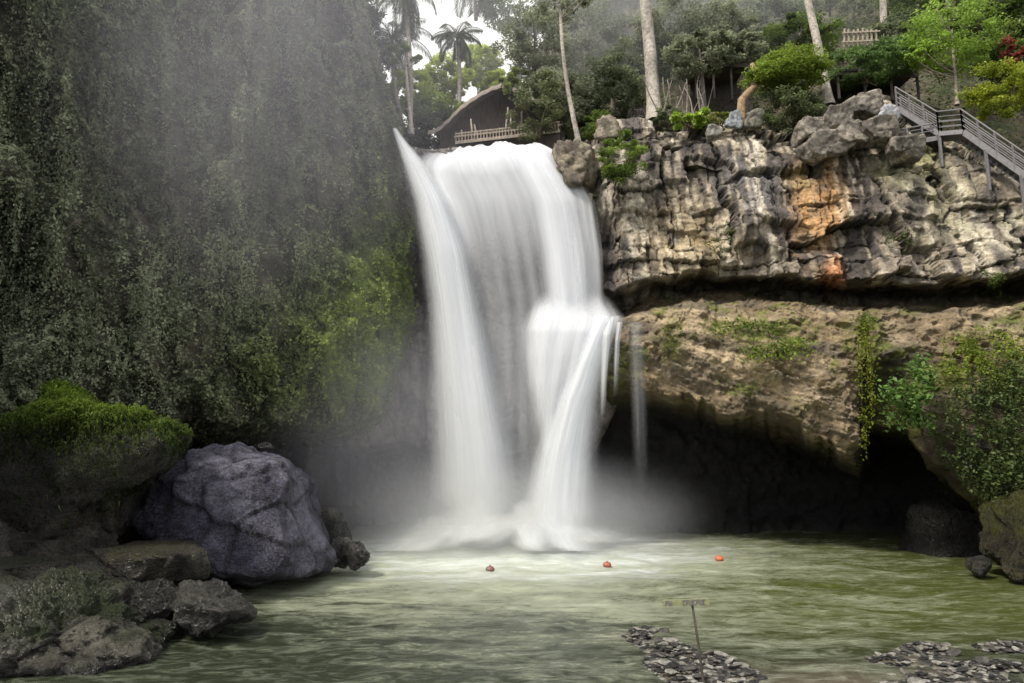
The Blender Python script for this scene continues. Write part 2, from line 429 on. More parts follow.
# ------------------------------------------------------------------ back wall behind the fall
xs = np.arange(300, 625, 1.25); ys = np.arange(140, 640, 1.25)
px, py = np.meshgrid(xs, ys)
ed = it(px, {300: 145, 395: 145, 425: 152, 450: 149, 545: 152, 575: 168, 625: 172})
D = D_back(px, np.maximum(py, ed)) + np.clip(ed - py, 0, 50) * .3
V = PA(px, np.maximum(py, ed), D); W = V.copy()
f1, f2, cr = voro(W * np.array([.9, .6, .45]), 91)
V[..., 1] += -.5 * (cr - .5) + .3 * ss(.1, 0, f2 - f1) - .3 * fbm(W * 1.2, 93, 4)
st = vn(np.stack([W[..., 0] * 2.5, W[..., 0] * 0, W[..., 2] * .3], -1), 95)
c = mixc((.10, .09, .09), (.23, .205, .195), ss(-.6, .6, st + fbm(W * .7, 96, 3)))
c = mixc(c, (.045, .042, .045), ss(430, 470, py) * .8)  # shade of the low recess behind the fall put into the colour
c = mixc(c, (.12, .13, .05), ss(400, 380, px) * ss(-.2, .5, fbm(W, 97, 3)) * .5)
o = mesh('rock_wall', V, gridF(*px.shape), M['wall'], None, c)
tag(o, 'wet grey rock wall behind the falling water', 'cliff', kind='structure')

# ------------------------------------------------------------------ left cliff
EDGE = {-300: 300, -60: 345, 0: 358, 50: 372, 100: 388, 130: 396, 200: 403, 300: 407, 340: 400, 400: 381, 440: 358, 470: 350, 640: 345}
ys = np.arange(-90, 640, 2.0)
s = np.linspace(0, 1, 330)
S, py = np.meshgrid(s, ys)
e = it(py, EDGE)
px = -300 + S * (e + 300)
D = D_left(px, py) + 1.2 * ss(.94, 1, S) ** 2
V = PA(px, py, D)
extra = []                                     # the corner turns back into the gorge
for k, dy in enumerate((.5, 1.2, 2.2, 3.5, 5, 7, 10)):
    q = V[:, -1, :].copy(); q[:, 1] += dy; q[:, 0] -= .05 * dy; extra.append(q[:, None, :])
V = np.concatenate([V] + extra, 1); W = V.copy()
V[..., 1] += -1.3 * fbm(W * np.array([.6, .6, .33]), 101, 4) - .25 * fbm(W * 2.2, 103, 3)
V[..., 0] += .35 * fbm(W * np.array([.7, .7, .35]), 105, 4)
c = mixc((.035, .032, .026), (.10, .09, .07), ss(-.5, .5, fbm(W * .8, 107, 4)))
pyx = np.concatenate([py] + [py[:, -1:]] * 7, 1); pxx = np.concatenate([px] + [px[:, -1:]] * 7, 1)
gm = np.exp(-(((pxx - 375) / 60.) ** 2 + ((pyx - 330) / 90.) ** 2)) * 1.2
c = mixc(c, (.12, .17, .03), np.clip(gm, 0, .85))  # yellow-green moss, its brightness also painting the lit end of the cliff
c = mixc(c, (.05, .045, .05), ss(425, 450, pyx))  # underside of the overhang painted dark for its shade
LV = V
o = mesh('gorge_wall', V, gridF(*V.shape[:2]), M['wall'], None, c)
tag(o, 'tall shaded cliff face under ivy left of the waterfall', 'cliff', kind='structure')

# ivy over it
def surf_sample(n, prob):
    i = rng.random(n * 3) * (LV.shape[0] - 2); j = rng.random(n * 3) * (LV.shape[1] - 2)
    ii = i.astype(int); jj = j.astype(int)
    keep = rng.random(n * 3) < prob(pxx[ii, jj], pyx[ii, jj], LV[ii, jj])
    ii, jj, i, j = ii[keep][:n], jj[keep][:n], i[keep][:n], j[keep][:n]
    fi = (i - ii)[:, None]; fj = (j - jj)[:, None]
    p = LV[ii, jj] * (1 - fi) * (1 - fj) + LV[ii + 1, jj] * fi * (1 - fj) + LV[ii, jj + 1] * (1 - fi) * fj + LV[ii + 1, jj + 1] * fi * fj
    return p, pxx[ii, jj], pyx[ii, jj]
def ivyp(a, b, v):
    bare = .85 * np.exp(-(((a - 75) / 45.) ** 2 + ((b - 270) / 60.) ** 2)) + .5 * np.exp(-(((a - 170) / 20.) ** 2 + ((b - 300) / 120.) ** 2))
    cl = ss(-.35, .25, fbm(v * np.array([.8, .8, .4]), 111, 3))
    return np.clip((.25 + .9 * cl) * (1 - bare) * ss(452, 425, b) * (.35 + .65 * (a > -80)) * (.4 + .6 * (b > -60)), 0, 1)
def ivycol(p, a, b, tone):
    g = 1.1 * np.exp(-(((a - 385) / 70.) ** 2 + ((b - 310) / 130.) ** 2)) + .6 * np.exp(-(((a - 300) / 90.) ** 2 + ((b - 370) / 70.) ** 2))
    v = ss(-.4, .5, fbm(p * .35, 113, 3))
    vs = ss(-.5, .5, fbm(p * np.array([1.4, 1.4, .16]), 117, 3))
    base = mixc((.075, .088, .058), (.31, .345, .225), np.clip(tone * .45 + .3 * v + .35 * vs, 0, 1))
    base = mixc(base, (.26, .33, .07), np.clip(g, 0, 1) * (.35 + .65 * tone))  # yellow-green leaves on the lit end, light put into their colour
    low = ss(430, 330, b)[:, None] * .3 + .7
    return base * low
p, a, b = surf_sample(210000, ivyp)
lump = ss(-.4, .5, fbm(p * 1.6, 115, 2))
p = p + np.array([.30, -.42, 0]) * (rng.random((len(p), 1)) * .5 + lump[:, None] * .8)
tone = lump * .75 + .25 * rng.random(len(p))
V_, F_ = leaf_geo(p, (.07 + .15 * rng.random(len(p)) ** 2) * (.7 + .012 * p[:, 1]), up=.3, ratio=.62, droop=.7, out=np.array([.3, -.4, 0]))
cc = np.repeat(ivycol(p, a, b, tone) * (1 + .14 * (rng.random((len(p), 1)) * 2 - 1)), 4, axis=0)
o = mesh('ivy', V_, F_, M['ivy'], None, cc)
tag(o, 'dense dark green ivy and creepers covering the left cliff face', 'ivy', kind='stuff')
# hanging creepers
p, a, b = surf_sample(900, lambda a, b, v: (a > -60) * (b > -80) * (b < 330) * (.25 + .75 * (a < 300)))
ln = 1.0 + 3.5 * rng.random(len(p)) ** 2
VV = []; CC = []
for k in range(len(p)):
    n = int(ln[k] * 26)
    t = rng.random(n)
    q = p[k] + np.array([.75, -1.0, 0]) * (.5 + .3 * rng.random()) + np.stack([rng.normal(size=n) * .06 * (1 + t), rng.normal(size=n) * .06, -t * ln[k]], 1)
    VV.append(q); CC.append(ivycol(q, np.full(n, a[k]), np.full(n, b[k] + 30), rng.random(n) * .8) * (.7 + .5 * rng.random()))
q = np.concatenate(VV); cq = np.concatenate(CC)
V_, F_ = leaf_geo(q, .07 + .09 * rng.random(len(q)), up=.3, ratio=.5, droop=1.5)
o = mesh('hanging_creepers', V_, F_, M['ivy'], None, np.repeat(cq, 4, axis=0))
tag(o, 'strands of creeper hanging down the left cliff', 'creepers', kind='stuff')

# ------------------------------------------------------------------ hillside and ground
def hillz(x, y):
    r = x / np.maximum(y, 1) * FPX + 512
    k = it(r, {300: .6, 430: .45, 500: .5, 570: .95, 700: 1.05, 900: 1.05, 1100: 1})
    b = it(r, {300: 21.0, 400: 21.0, 424: 18.4, 590: 18.6, 640: 19.6, 780: 18.3, 840: 18.8, 900: 18.6, 960: 16.8, 1030: 15.8, 1200: 13})
    y0 = it(r, {300: 38, 590: 37, 700: 34.6, 800: 33, 900: 31.6, 1024: 30, 1200: 27.5})
    return b + k * np.clip(y - y0, 0, 60) + 1.2 * ss(900, 960, r) * ss(2, 5, y - y0) 
rr = np.linspace(300, 1250, 260); dy = np.concatenate([np.linspace(0, 12, 50), np.linspace(12.5, 90, 90)])
rp, dq = np.meshgrid(rr, dy)
y0 = it(rp, {300: 36.5, 590: 36.5, 700: 33.8, 800: 32.2, 900: 31, 1024: 29.4, 1200: 26.5})
y = y0 + dq; x = (rp - 512) / FPX * y
z = hillz(x, y)
V = np.stack([x, y, z], -1)
V[..., 2] += .45 * fbm(V * .35, 121, 4) + .2 * fbm(V * 1.7, 122, 3)
chan = ss(420, 432, rp) * ss(598, 580, rp)
V[..., 2] = np.where(chan > 0, V[..., 2] * (1 - chan) + (18.6 + 0 * z) * chan * 1, V[..., 2]) if False else V[..., 2]
c = mixc((.045, .036, .026), (.12, .095, .07), ss(-.5, .5, fbm(V * .8, 123, 4)))
c = mixc(c, (.05, .07, .025), ss(-.1, .5, fbm(V * .5, 124, 3)) * .6)
o = mesh('hillside', V, gridF(*rp.shape), M['soil'], None, c)
tag(o, kind='structure')
# ground all the way to the horizon, under the pool and behind the gorge
xs = np.linspace(-900, 900, 91); ys = np.linspace(-400, 1500, 96)
gx, gy = np.meshgrid(xs, ys)
gz = -1.6 + 0 * gx
gz = np.where((gy > 75), 20 + 6 * fbm(np.stack([gx / 90, gy / 90, gx * 0], -1), 5, 3), gz)
o = mesh('ground', np.stack([gx, gy, gz], -1), gridF(*gx.shape), M['soil'], None, np.tile((.06, .07, .035), (gx.size, 1)))
tag(o, kind='structure')

# ------------------------------------------------------------------ pool
def pool():
    xs = np.concatenate([np.linspace(-60, -22, 20), np.linspace(-21.9, 24, 420), np.linspace(24.5, 60, 20)])
    ys = np.concatenate([np.linspace(-10, 9, 12), np.linspace(9.1, 36, 330), np.linspace(36.5, 46, 10)])
    X, Y = np.meshgrid(xs, ys)
    Q = np.stack([X, Y, X * 0], -1)
    near = np.exp(-((X + 0.5) ** 2 / 90 + (Y - 33) ** 2 / 60))
    w = .05 * fbm(Q * np.array([.8, 1.6, 1]), 131, 4, .6) * (1 + 1.5 * near)
    w = w * ss(60, 20, np.abs(X))
    V = np.stack([X, Y, w], -1)
    # milky, aerated water spreading from the fall; clearer olive water at the edges
    ax = -.5
    d = np.sqrt(((X - ax) / 1.25) ** 2 + (Y - 33.5) ** 2)
    warp = Q + .9 * np.stack([fbm(Q * .25, 133, 3), fbm(Q * .25, 134, 3), X * 0], -1)
    st = fbm(warp * np.array([.42, 1.5, 1]), 135, 5, .62)
    st2 = fbm(warp * np.array([1.1, 3.6, 1]), 137, 4, .6)
    foam = ss(26, 3, d) * .75 + .30 * st * ss(3, 9, d) + .16 * st2
    foam = foam - .10 * ss(0, 7, X) - .28 * ss(-3, -8.5, X + .35 * (24 - Y) * 0) * ss(27, 20, Y) - .22 * ss(8, 15, X)
    foam = foam - .22 * ss(24, 17, Y) * ss(4, -2, X)
    foam = foam - .3 * np.exp(-(((X - 10.5) / 4.5) ** 2 + ((Y - 24.6) / 1.3) ** 2))
    foam = np.clip(foam, 0, 1)
    deep = mixc((.024, .030, .017), (.062, .072, .018), ss(1, 9, X) * ss(15, 21, Y))
    deep = mixc(deep, (.075, .08, .042), ss(.1, .6, foam) * .8)
    c = mixc(deep, (.80, .84, .90), ss(9.5, 3.0, d + 2.2 * st + 1.0 * st2))
    c = mixc(c, (.16, .13, .10), np.exp(-(((X - 6.6) / 2.2) ** 2 + ((Y - 14.2) / 1.6) ** 2)) * .8)
    m, nt, out = newmat('pool_water'); L = nt.links.new
    col = N(nt, 'ShaderNodeVertexColor', layer_name='Col')
    g = N(nt, 'ShaderNodeNewGeometry'); mp = N(nt, 'ShaderNodeMapping'); mp.inputs['Scale'].default_value = (.9, 2.3, 1)
    L(g.outputs['Position'], mp.inputs[0])
    n = N(nt, 'ShaderNodeTexNoise', i_Scale=1.0, i_Detail=10, i_Roughness=.7, i_Distortion=1.3); L(mp.outputs[0], n.inputs['Vector'])
    n2 = N(nt, 'ShaderNodeTexNoise', i_Scale=3.6, i_Detail=6, i_Roughness=.65, i_Distortion=.6); L(mp.outputs[0], n2.inputs['Vector'])
    # foam = smoothstep(noise + amount)
    a = N(nt, 'ShaderNodeMath', operation='MULTIPLY_ADD', i_1=.62); L(col.outputs['Alpha'], a.inputs[0]); L(n.outputs[0], a.inputs[2])
    a2 = N(nt, 'ShaderNodeMath', operation='MULTIPLY_ADD', i_1=.30); L(n2.outputs[0], a2.inputs[0]); L(a.outputs[0], a2.inputs[2])
    r = N(nt, 'ShaderNodeMapRange', i_1=.62, i_2=1.5, i_3=0, i_4=1); L(a2.outputs[0], r.inputs[0])
    fc = N(nt, 'ShaderNodeMix', data_type='RGBA'); fc.inputs[7].default_value = (.46, .50, .38, 1)
    L(r.outputs[0], fc.inputs[0]); L(col.outputs[0], fc.inputs[6])
    b = N(nt, 'ShaderNodeBsdfPrincipled'); b.inputs['IOR'].default_value = 1.33
    rr = N(nt, 'ShaderNodeMapRange', i_1=0, i_2=1, i_3=.16, i_4=.6); L(r.outputs[0], rr.inputs[0]); L(rr.outputs[0], b.inputs['Roughness'])
    L(fc.outputs[2], b.inputs['Base Color'])
    bp = N(nt, 'ShaderNodeBump', i_Strength=.6, i_Distance=.14); L(n.outputs[0], bp.inputs['Height'])
    bp2 = N(nt, 'ShaderNodeBump', i_Strength=.4, i_Distance=.05); L(n2.outputs[0], bp2.inputs['Height']); L(bp.outputs[0], bp2.inputs['Normal']); L(bp2.outputs[0], b.inputs['Normal'])
    L(b.outputs[0], out.inputs[0])
    o = mesh('water', V, gridF(*X.shape), m, None, c, True, np.clip(foam, 0, 1))
    tag(o, kind='structure')
pool()

# ------------------------------------------------------------------ waterfall
fallroot = empty('waterfall', P(510, 545, 34), 'tall white waterfall pouring off the cliff lip into the pool', 'waterfall')
def stream(name, rows, nu=90, nv=240, layers=3, dens=.8, streak=8, seed=0, prof=None, edge=.16, parent=None, dl=.22, bulge=.5, lipb=0.0):
    """rows: (py, left px, right px, depth); smooth silk sheets one behind the other"""
    rows = np.array(rows, float); VV = []; AA = []; FF = []; n = 0
    t0 = np.linspace(rows[0, 0], rows[-1, 0], nv)
    L_ = np.interp(t0, rows[:, 0], rows[:, 1]); R_ = np.interp(t0, rows[:, 0], rows[:, 2]); Y_ = np.interp(t0, rows[:, 0], rows[:, 3])
    ker = np.hanning(15); ker /= ker.sum()
    sm = lambda a: np.convolve(np.pad(a, 7, mode='reflect', reflect_type='odd'), ker, 'valid')
    L_, R_, Y_ = sm(L_), sm(R_), sm(Y_)
    u = np.linspace(0, 1, nu)
    for k in range(layers):
        U, T = np.meshgrid(u, t0)
        g = (k - (layers - 1) / 2)
        wsc = 1 + .09 * g
        mid = (L_ + R_) / 2; hw = (R_ - L_) / 2 * wsc
        X = mid[:, None] + (U * 2 - 1) * hw[:, None]
        Dp = Y_[:, None] - bulge * (1 - (2 * U - 1) ** 2) + g * dl
        wob = fbm(np.stack([U * streak * .5, T / 240., U * 0 + k], -1), 200 + seed, 3)
        V = PA(X, T, Dp + .25 * wob)
        v = (T - t0[0]) / (t0[-1] - t0[0])
        V[..., 2] += lipb * (fbm(np.stack([U * 4.5, U * 0, U * 0 + k * .15], -1), 240 + seed, 4) - .6 * (np.abs(2 * U - .9) ** 2.5)) * ss(.22, .0, v)
        sn = fbm(np.stack([U * streak, v * .9, U * 0 + k * 3.1], -1), 210 + seed + k, 4, .6)
        fine = fbm(np.stack([U * streak * 4, v * 1.6, U * 0 + k * 3.1], -1), 230 + seed + k, 2)
        a = dens * (1 + .42 * sn + .12 * fine)
        a = a * ss(0, edge, U + .05 * sn) * ss(0, edge, 1 - U + .05 * sn)
        if prof is not None: a = a * prof(U, v)
        VV.append(V.reshape(-1, 3)); AA.append(np.clip(a, 0, 1).ravel()); FF.append(gridF(nv, nu) + n); n += nu * nv
    return mesh(name, np.concatenate(VV), np.concatenate(FF), M['fall'], parent, None, True, np.concatenate(AA))
stream('jet', [(128, 392, 397, 35.3), (138, 394, 404, 35), (160, 400, 424, 34.6), (200, 412, 450, 34.2), (250, 420, 470, 33.9), (300, 427, 480, 33.8), (350, 430, 491, 33.7), (400, 431, 502, 33.6), (450, 431, 513, 33.5), (500, 430, 520, 33.5), (548, 424, 528, 33.4)],
       dens=.62, layers=5, streak=5, seed=1, edge=.42, parent=fallroot, prof=lambda U, v: ss(1.0, .88, v + .04 * np.sin(U * 8)))
def pmain(U, v):
    top = ss(.14, .03, v)
    right = ss(.60, .74, U) * ss(.66, .50, v)
    left = ss(.34, .10, U) * ss(.42, .10, v)
    mid = (.13 + .09 * np.sin(U * 26) ** 2) * ss(1.0, .7, v) + .40 * ss(.36, .08, v)
    return np.clip(np.maximum.reduce([top, right, left * .85, mid]), 0, 1)
stream('curtain', [(146, 436, 540, 36.6), (150, 426, 552, 35.7), (160, 421, 560, 35.3), (178, 426, 572, 35.0), (200, 436, 585, 34.8), (250, 450, 593, 34.7), (300, 462, 596, 34.6), (345, 466, 596, 34.7), (420, 470, 592, 34.8), (520, 474, 590, 34.8)],
       nu=160, layers=4, lipb=.5, dens=.66, streak=9, seed=2, edge=.07, parent=fallroot, prof=pmain)
stream('veil', [(300, 462, 545, 35.2), (400, 470, 550, 35), (500, 480, 552, 34.8), (540, 470, 560, 34.6)], nu=80, layers=2, dens=.08, streak=8, seed=3, edge=.2, parent=fallroot, prof=lambda U, v: ss(0, .15, v))
stream('cascade', [(292, 536, 604, 34.7), (308, 530, 614, 34.0), (318, 527, 621, 33.5), (330, 524, 617, 33.1), (355, 524, 608, 32.9), (385, 526, 594, 32.8), (420, 529, 585, 32.8), (455, 532, 578, 32.8)],
       nu=110, dens=.50, layers=4, streak=7, seed=4, edge=.2, parent=fallroot, prof=lambda U, v: np.maximum(ss(1.05, .5, v + .15 * np.sin(U * 14)), .0) * (1 - .25 * ss(.35, .5, U) * ss(.75, .55, U) * ss(.15, .4, v)) * ss(0, .22, v + .03 * np.sin(U * 7 + 1)))
stream('chute', [(316, 590, 622, 33.3), (335, 580, 616, 32.9), (360, 568, 609, 32.6), (400, 551, 600, 32.3), (450, 534, 596, 32.1), (500, 522, 596, 32.0), (548, 512, 602, 31.9)],
       dens=.62, layers=5, streak=5, seed=5, edge=.40, parent=fallroot, prof=lambda U, v: ss(1.0, .86, v + .05 * np.sin(U * 9)))
stream('trickle', [(318, 603, 617, 33.0), (335, 601, 612, 32.2), (380, 600, 608, 32.0), (430, 599, 606, 31.9)], nu=30, layers=1, dens=.6, streak=3, seed=6, edge=.3, parent=fallroot, prof=lambda U, v: ss(1, .5, v))
stream('trickle', [(322, 616, 624, 32.7), (340, 614, 621, 32.0), (400, 612, 618, 31.8)], nu=24, layers=1, dens=.45, streak=2, seed=7, edge=.3, parent=fallroot, prof=lambda U, v: ss(1, .4, v))
stream('trickle', [(322, 624, 646, 32.3), (345, 626, 646, 31.8), (400, 629, 648, 31.6), (470, 631, 651, 31.5), (510, 630, 653, 31.4)], nu=30, layers=1, dens=.20, streak=4, seed=8, edge=.4, parent=fallroot, prof=lambda U, v: ss(1, .3, v))
stream('splash', [(500, 420, 605, 33.0), (518, 412, 615, 32.6), (532, 390, 632, 32.0), (544, 362, 655, 31.4), (551, 345, 670, 30.6)], nu=120, nv=60, layers=5, dens=.34, streak=7, seed=11, edge=.3, parent=fallroot, dl=.5, bulge=.9, prof=lambda U, v: ss(0, .75, v + .25 * fbm(np.stack([U * 7, v * 2, U * 0], -1), 260, 3)) * ss(1.0, .62, v + .3 * fbm(np.stack([U * 12, v * 2, U * 0], -1), 262, 3)))
# river feeding the lip
xs = np.linspace(420, 600, 60); ys = np.linspace(35.6, 60, 60)
rp, y = np.meshgrid(xs, ys)
x = (rp - 512) / FPX * 36 + (y - 36) * .05
zz = 19.62 + .05 * fbm(np.stack([x, y, x * 0], -1), 9, 3) - .5 * ss(36.6, 35.6, y) - 1.0 * ss(560, 600, rp)
wm = plain_mat('river_water', (.5, .52, .48), .25, var=.3, scale=2)
tag(mesh('river', np.stack([x, y, zz], -1), gridF(*rp.shape), wm), kind='structure')

# mist: a real, soft volume
def mist(name, c, rad, dens, label, seed=0, col=(.88, .9, 1)):
    m, nt, out = newmat(name); L = nt.links.new
    tc = N(nt, 'ShaderNodeTexCoord')
    ln = N(nt, 'ShaderNodeVectorMath', operation='LENGTH'); L(tc.outputs['Object'], ln.inputs[0])
    r = N(nt, 'ShaderNodeMapRange', i_1=1.0, i_2=.15, i_3=0, i_4=1); r.interpolation_type = 'SMOOTHERSTEP'; L(ln.outputs['Value'], r.inputs[0])
    n = N(nt, 'ShaderNodeTexNoise', i_Scale=2.2, i_Detail=2); L(tc.outputs['Object'], n.inputs['Vector'])
    nr = N(nt, 'ShaderNodeMapRange', i_1=.35, i_2=.65, i_3=.7, i_4=1.25); L(n.outputs[0], nr.inputs[0])
    a = N(nt, 'ShaderNodeMath', operation='MULTIPLY'); L(r.outputs[0], a.inputs[0]); L(nr.outputs[0], a.inputs[1])
    b = N(nt, 'ShaderNodeMath', operation='MULTIPLY', i_1=dens); L(a.outputs[0], b.inputs[0])
    v = N(nt, 'ShaderNodeVolumeScatter', i_Color=(*col, 1)); v.inputs['Anisotropy'].default_value = 0.2
    L(b.outputs[0], v.inputs['Density']); L(v.outputs[0], out.inputs['Volume'])
    import bmesh
    bm = bmesh.new(); bmesh.ops.create_icosphere(bm, subdivisions=3, radius=1.0)
    me = bpy.data.meshes.new(name); bm.to_mesh(me); bm.free(); me.materials.append(m)
    o = bpy.data.objects.new(name, me); COL.objects.link(o); o.location = tuple(c); o.scale = rad
    return tag(o, label, 'mist', kind='stuff')
mist('mist', P(512, 520, 32.0), (10.5, 4.2, 4.2), .24, 'pale spray drifting at the foot of the waterfall')
mist('mist', P(270, 60, 25), (13, 6, 14), .030, 'thin haze in front of the left cliff top', 1, (.86, .86, 1))
mist('mist', P(400, 430, 30.5), (8, 5, 8), .055, 'thin spray drifting left of the waterfall', 2, (.86, .86, 1))

mist('mist', P(640, 30, 47), (26, 10, 16), .034, 'light haze hanging in the forest above the cliff', 3, (.9, .9, 1))
# ------------------------------------------------------------------ boulders
import bmesh
_ico = {}
def ico(n):
    if n not in _ico:
        bm = bmesh.new(); bmesh.ops.create_icosphere(bm, subdivisions=n, radius=1.0)
        _ico[n] = (np.array([v.co[:] for v in bm.verts]), np.array([[v.index for v in f.verts] for f in bm.faces])); bm.free()
    return _ico[n]
def boulder(name, poly, Y, depth, mat, label, sub=6, facet=.35, rough=.12, c0=(.1, .1, .11), c1=(.25, .24, .25), moss=None, seed=0, group=None, cat='boulder', sharp=.72, cellsz=1.2, mossth=.45, tilt=0, planes=18, ftop=None, boxy=False):
    poly = np.array(poly, float)
    W_ = PA(poly[:, 0], poly[:, 1], np.full(len(poly), Y))
    cen = (W_.min(0) + W_.max(0)) / 2
    ang = np.arctan2(W_[:, 2] - cen[2], W_[:, 0] - cen[0]); rad = np.hypot(W_[:, 2] - cen[2], W_[:, 0] - cen[0])
    o_ = np.argsort(ang); ang = ang[o_]; rad = rad[o_]
    n, F = ico(sub)
    th = np.arctan2(n[:, 2], n[:, 0]); rho = np.hypot(n[:, 0], n[:, 2])
    rr = np.interp(th, np.concatenate([ang - 2 * math.pi, ang, ang + 2 * math.pi]), np.tile(rad, 3))
    rho2 = rho ** sharp
    V = np.stack([cen[0] + rr * rho2 * np.cos(th), cen[1] + n[:, 1] * depth, cen[2] + rr * rho2 * np.sin(th)], 1)
    V[:, 2] += tilt * n[:, 1]
    sz = rad.mean()
    if planes:
        rg = np.random.default_rng(seed + 900)
        pn = rg.normal(size=(planes, 3)); pn /= np.linalg.norm(pn, axis=1)[:, None]
        pd = (.66 if planes < 30 else .82) + (.34 if planes < 30 else .18) * rg.random(planes)
        if boxy:
            ax = np.array([[1, 0, 0], [-1, 0, 0], [0, 1, 0], [0, -1, 0], [0, 0, 1], [0, 0, -1]], float) + rg.normal(size=(6, 3)) * .22
            pn = np.concatenate([ax, pn[:4]]); pn /= np.linalg.norm(pn, axis=1)[:, None]; pd = np.concatenate([.62 + .12 * rg.random(6), .86 + .1 * rg.random(4)])
        nw = n + .05 * np.stack([fbm(n * 2, seed + 1, 2), fbm(n * 2, seed + 2, 2), fbm(n * 2, seed + 3, 2)], 1)
        dt = nw @ pn.T
        fc = np.where(dt > .05, pd / np.maximum(dt, .05), 9).min(1)
        fc = np.minimum(fc, 1.1)
        cmid = np.array([cen[0], cen[1], cen[2]])
        V = cmid + (V - cmid) * (fc * (1.1 if planes < 30 else 1.02))[:, None]
    q = V / (cellsz * sz * .55)
    f1, f2, cr = voro(q + .3 * np.stack([vn(q, seed), vn(q, seed + 1), vn(q, seed + 2)], 1), seed + 300)
    g1, g2, cg = voro(q * 2.7, seed + 310)
    disp = facet * sz * (-.28 * f1 + .3 * (cr - .5) - .12 * g1 + .14 * (cg - .5) + .14) * .6 + rough * sz * (fbm(V / sz * 2.5, seed + 320, 6, .62) - .5 * np.abs(fbm(V / sz * 4.5, seed + 325, 4, .6))) - .05 * facet * sz * ss(.12, 0, f2 - f1)
    V = V + n * disp[:, None]
    t = ss(-.6, .6, fbm(V / sz * 1.6, seed + 330, 4) + .6 * (cr - .5))
    c = mixc(c0, c1, t)
    c = c * (1 - .55 * ss(.15, 0, f2 - f1)[:, None]) * (.8 + .4 * cg[:, None])
    if moss is not None:
        c = mixc(c, moss, ss(mossth - .25, mossth + .25, n[:, 2] * .7 + .6 * fbm(V / sz * 2, seed + 340, 4)))
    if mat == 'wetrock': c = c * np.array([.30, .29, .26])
    if ftop is not None:
        zt = V[:, 2].min() + ftop * (V[:, 2].max() - V[:, 2].min())
        V[:, 2] = np.where(V[:, 2] > zt, zt + .12 * (V[:, 2] - zt), V[:, 2])
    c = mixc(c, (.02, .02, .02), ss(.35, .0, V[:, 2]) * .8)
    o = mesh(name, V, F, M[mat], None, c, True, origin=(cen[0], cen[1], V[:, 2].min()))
    tag(o, label, cat, group)
    return V, n

boulder('boulder', [(134, 512), (158, 478), (188, 452), (222, 445), (258, 445), (288, 456), (304, 474), (316, 500), (330, 530), (340, 562), (332, 580), (300, 584), (245, 584), (210, 572), (180, 548), (150, 530)], 25.3, 3.4, 'boulder',
        'huge rounded purple grey boulder at the left edge of the pool', 7, .26, .06, (.052, .050, .078), (.175, .17, .225), seed=1, planes=70)
MV, MN = boulder('boulder', [(-30, 436), (5, 412), (45, 398), (92, 398), (130, 412), (165, 426), (196, 438), (186, 462), (150, 488), (135, 530), (90, 545), (40, 540), (-30, 530)], 22.3, 2.2, 'wetrock',
        'dark rock outcrop with a grassy green top behind the purple boulder', 6, .4, .12, (.05, .047, .04), (.13, .12, .10), (.12, .18, .03), 2, mossth=.35)
boulder('boulder', [(104, 542), (130, 538), (170, 538), (200, 541), (206, 552), (204, 574), (185, 586), (150, 590), (140, 575), (118, 558)], 20.6, 1.5, 'wetrock',
        'flat topped brown rock slab jutting out below the purple boulder', 6, .25, .08, (.06, .052, .04), (.14, .12, .085), (.10, .10, .03), 3, sharp=.45, ftop=.72)
boulder('boulder', [(-60, 598), (0, 592), (60, 590), (110, 602), (150, 622), (182, 640), (178, 662), (120, 676), (60, 688), (-60, 700)], 17.2, 2.2, 'wetrock',
        'broad wet rock streaked with moss in the bottom left corner', 7, .45, .16, (.012, .012, .01), (.34, .33, .30), (.05, .08, .015), 4, mossth=.35)
boulder('boulder', [(-40, 566), (0, 558), (40, 556), (84, 560), (100, 572), (96, 592), (60, 598), (0, 600), (-40, 604)], 19, 1.6, 'wetrock',
        'long dark slab lying above the mossy corner rock', 6, .4, .1, (.04, .04, .036), (.15, .145, .13), (.05, .065, .02), 5, sharp=.5, ftop=.75)
boulder('boulder', [(176, 596), (200, 588), (225, 598), (244, 606), (246, 618), (225, 630), (195, 634), (172, 620)], 18.4, .9, 'wetrock',
        'low knobbly grey rock at the waterline under the flat slab', 5, .55, .2, (.06, .06, .06), (.25, .245, .23), None, 6)
boulder('boulder', [(-40, 486), (-10, 478), (30, 480), (58, 500), (62, 525), (50, 545), (0, 552), (-40, 550)], 21.8, 1.5, 'wetrock',
        'dark grey rock at the left edge under the grassy outcrop', 5, .4, .12, (.05, .048, .05), (.14, .13, .13), None, 7)
boulder('boulder', [(50, 520), (80, 512), (112, 524), (116, 545), (100, 556), (64, 556), (46, 540)], 21.4, 1.0, 'wetrock',
        'squat grey rock between the left edge rock and the flat slab', 5, .4, .1, (.06, .058, .055), (.17, .165, .155), None, 8)
boulder('boulder', [(20, 540), (60, 534), (104, 546), (108, 566), (60, 574), (15, 566)], 20.4, 1.0, 'wetrock',
        'dark block wedged under the squat grey rock', 5, .4, .1, (.045, .045, .04), (.13, .125, .11), (.05, .06, .02), 9, sharp=.5, ftop=.75)
boulder('boulder', [(96, 590), (130, 582), (170, 588), (190, 604), (170, 626), (120, 618), (94, 604)], 18.9, 1.1, 'wetrock',
        'black rock in shade under the flat slab', 5, .4, .12, (.025, .025, .024), (.06, .06, .055), None, 10)
boulder('boulder', [(322, 545), (336, 540), (350, 543), (352, 560), (340, 570), (324, 566)], 26.6, .6, 'wetrock',
        'small wet rock against the foot of the purple boulder', 5, .5, .14, (.06, .06, .065), (.24, .23, .24), None, 11)
boulder('boulder', [(346, 548), (356, 543), (366, 550), (370, 562), (360, 569), (346, 567)], 26.3, .5, 'wetrock',
        'small pale rock at the water, farthest right of the left bank', 5, .5, .14, (.06, .06, .065), (.27, .26, .27), None, 12)
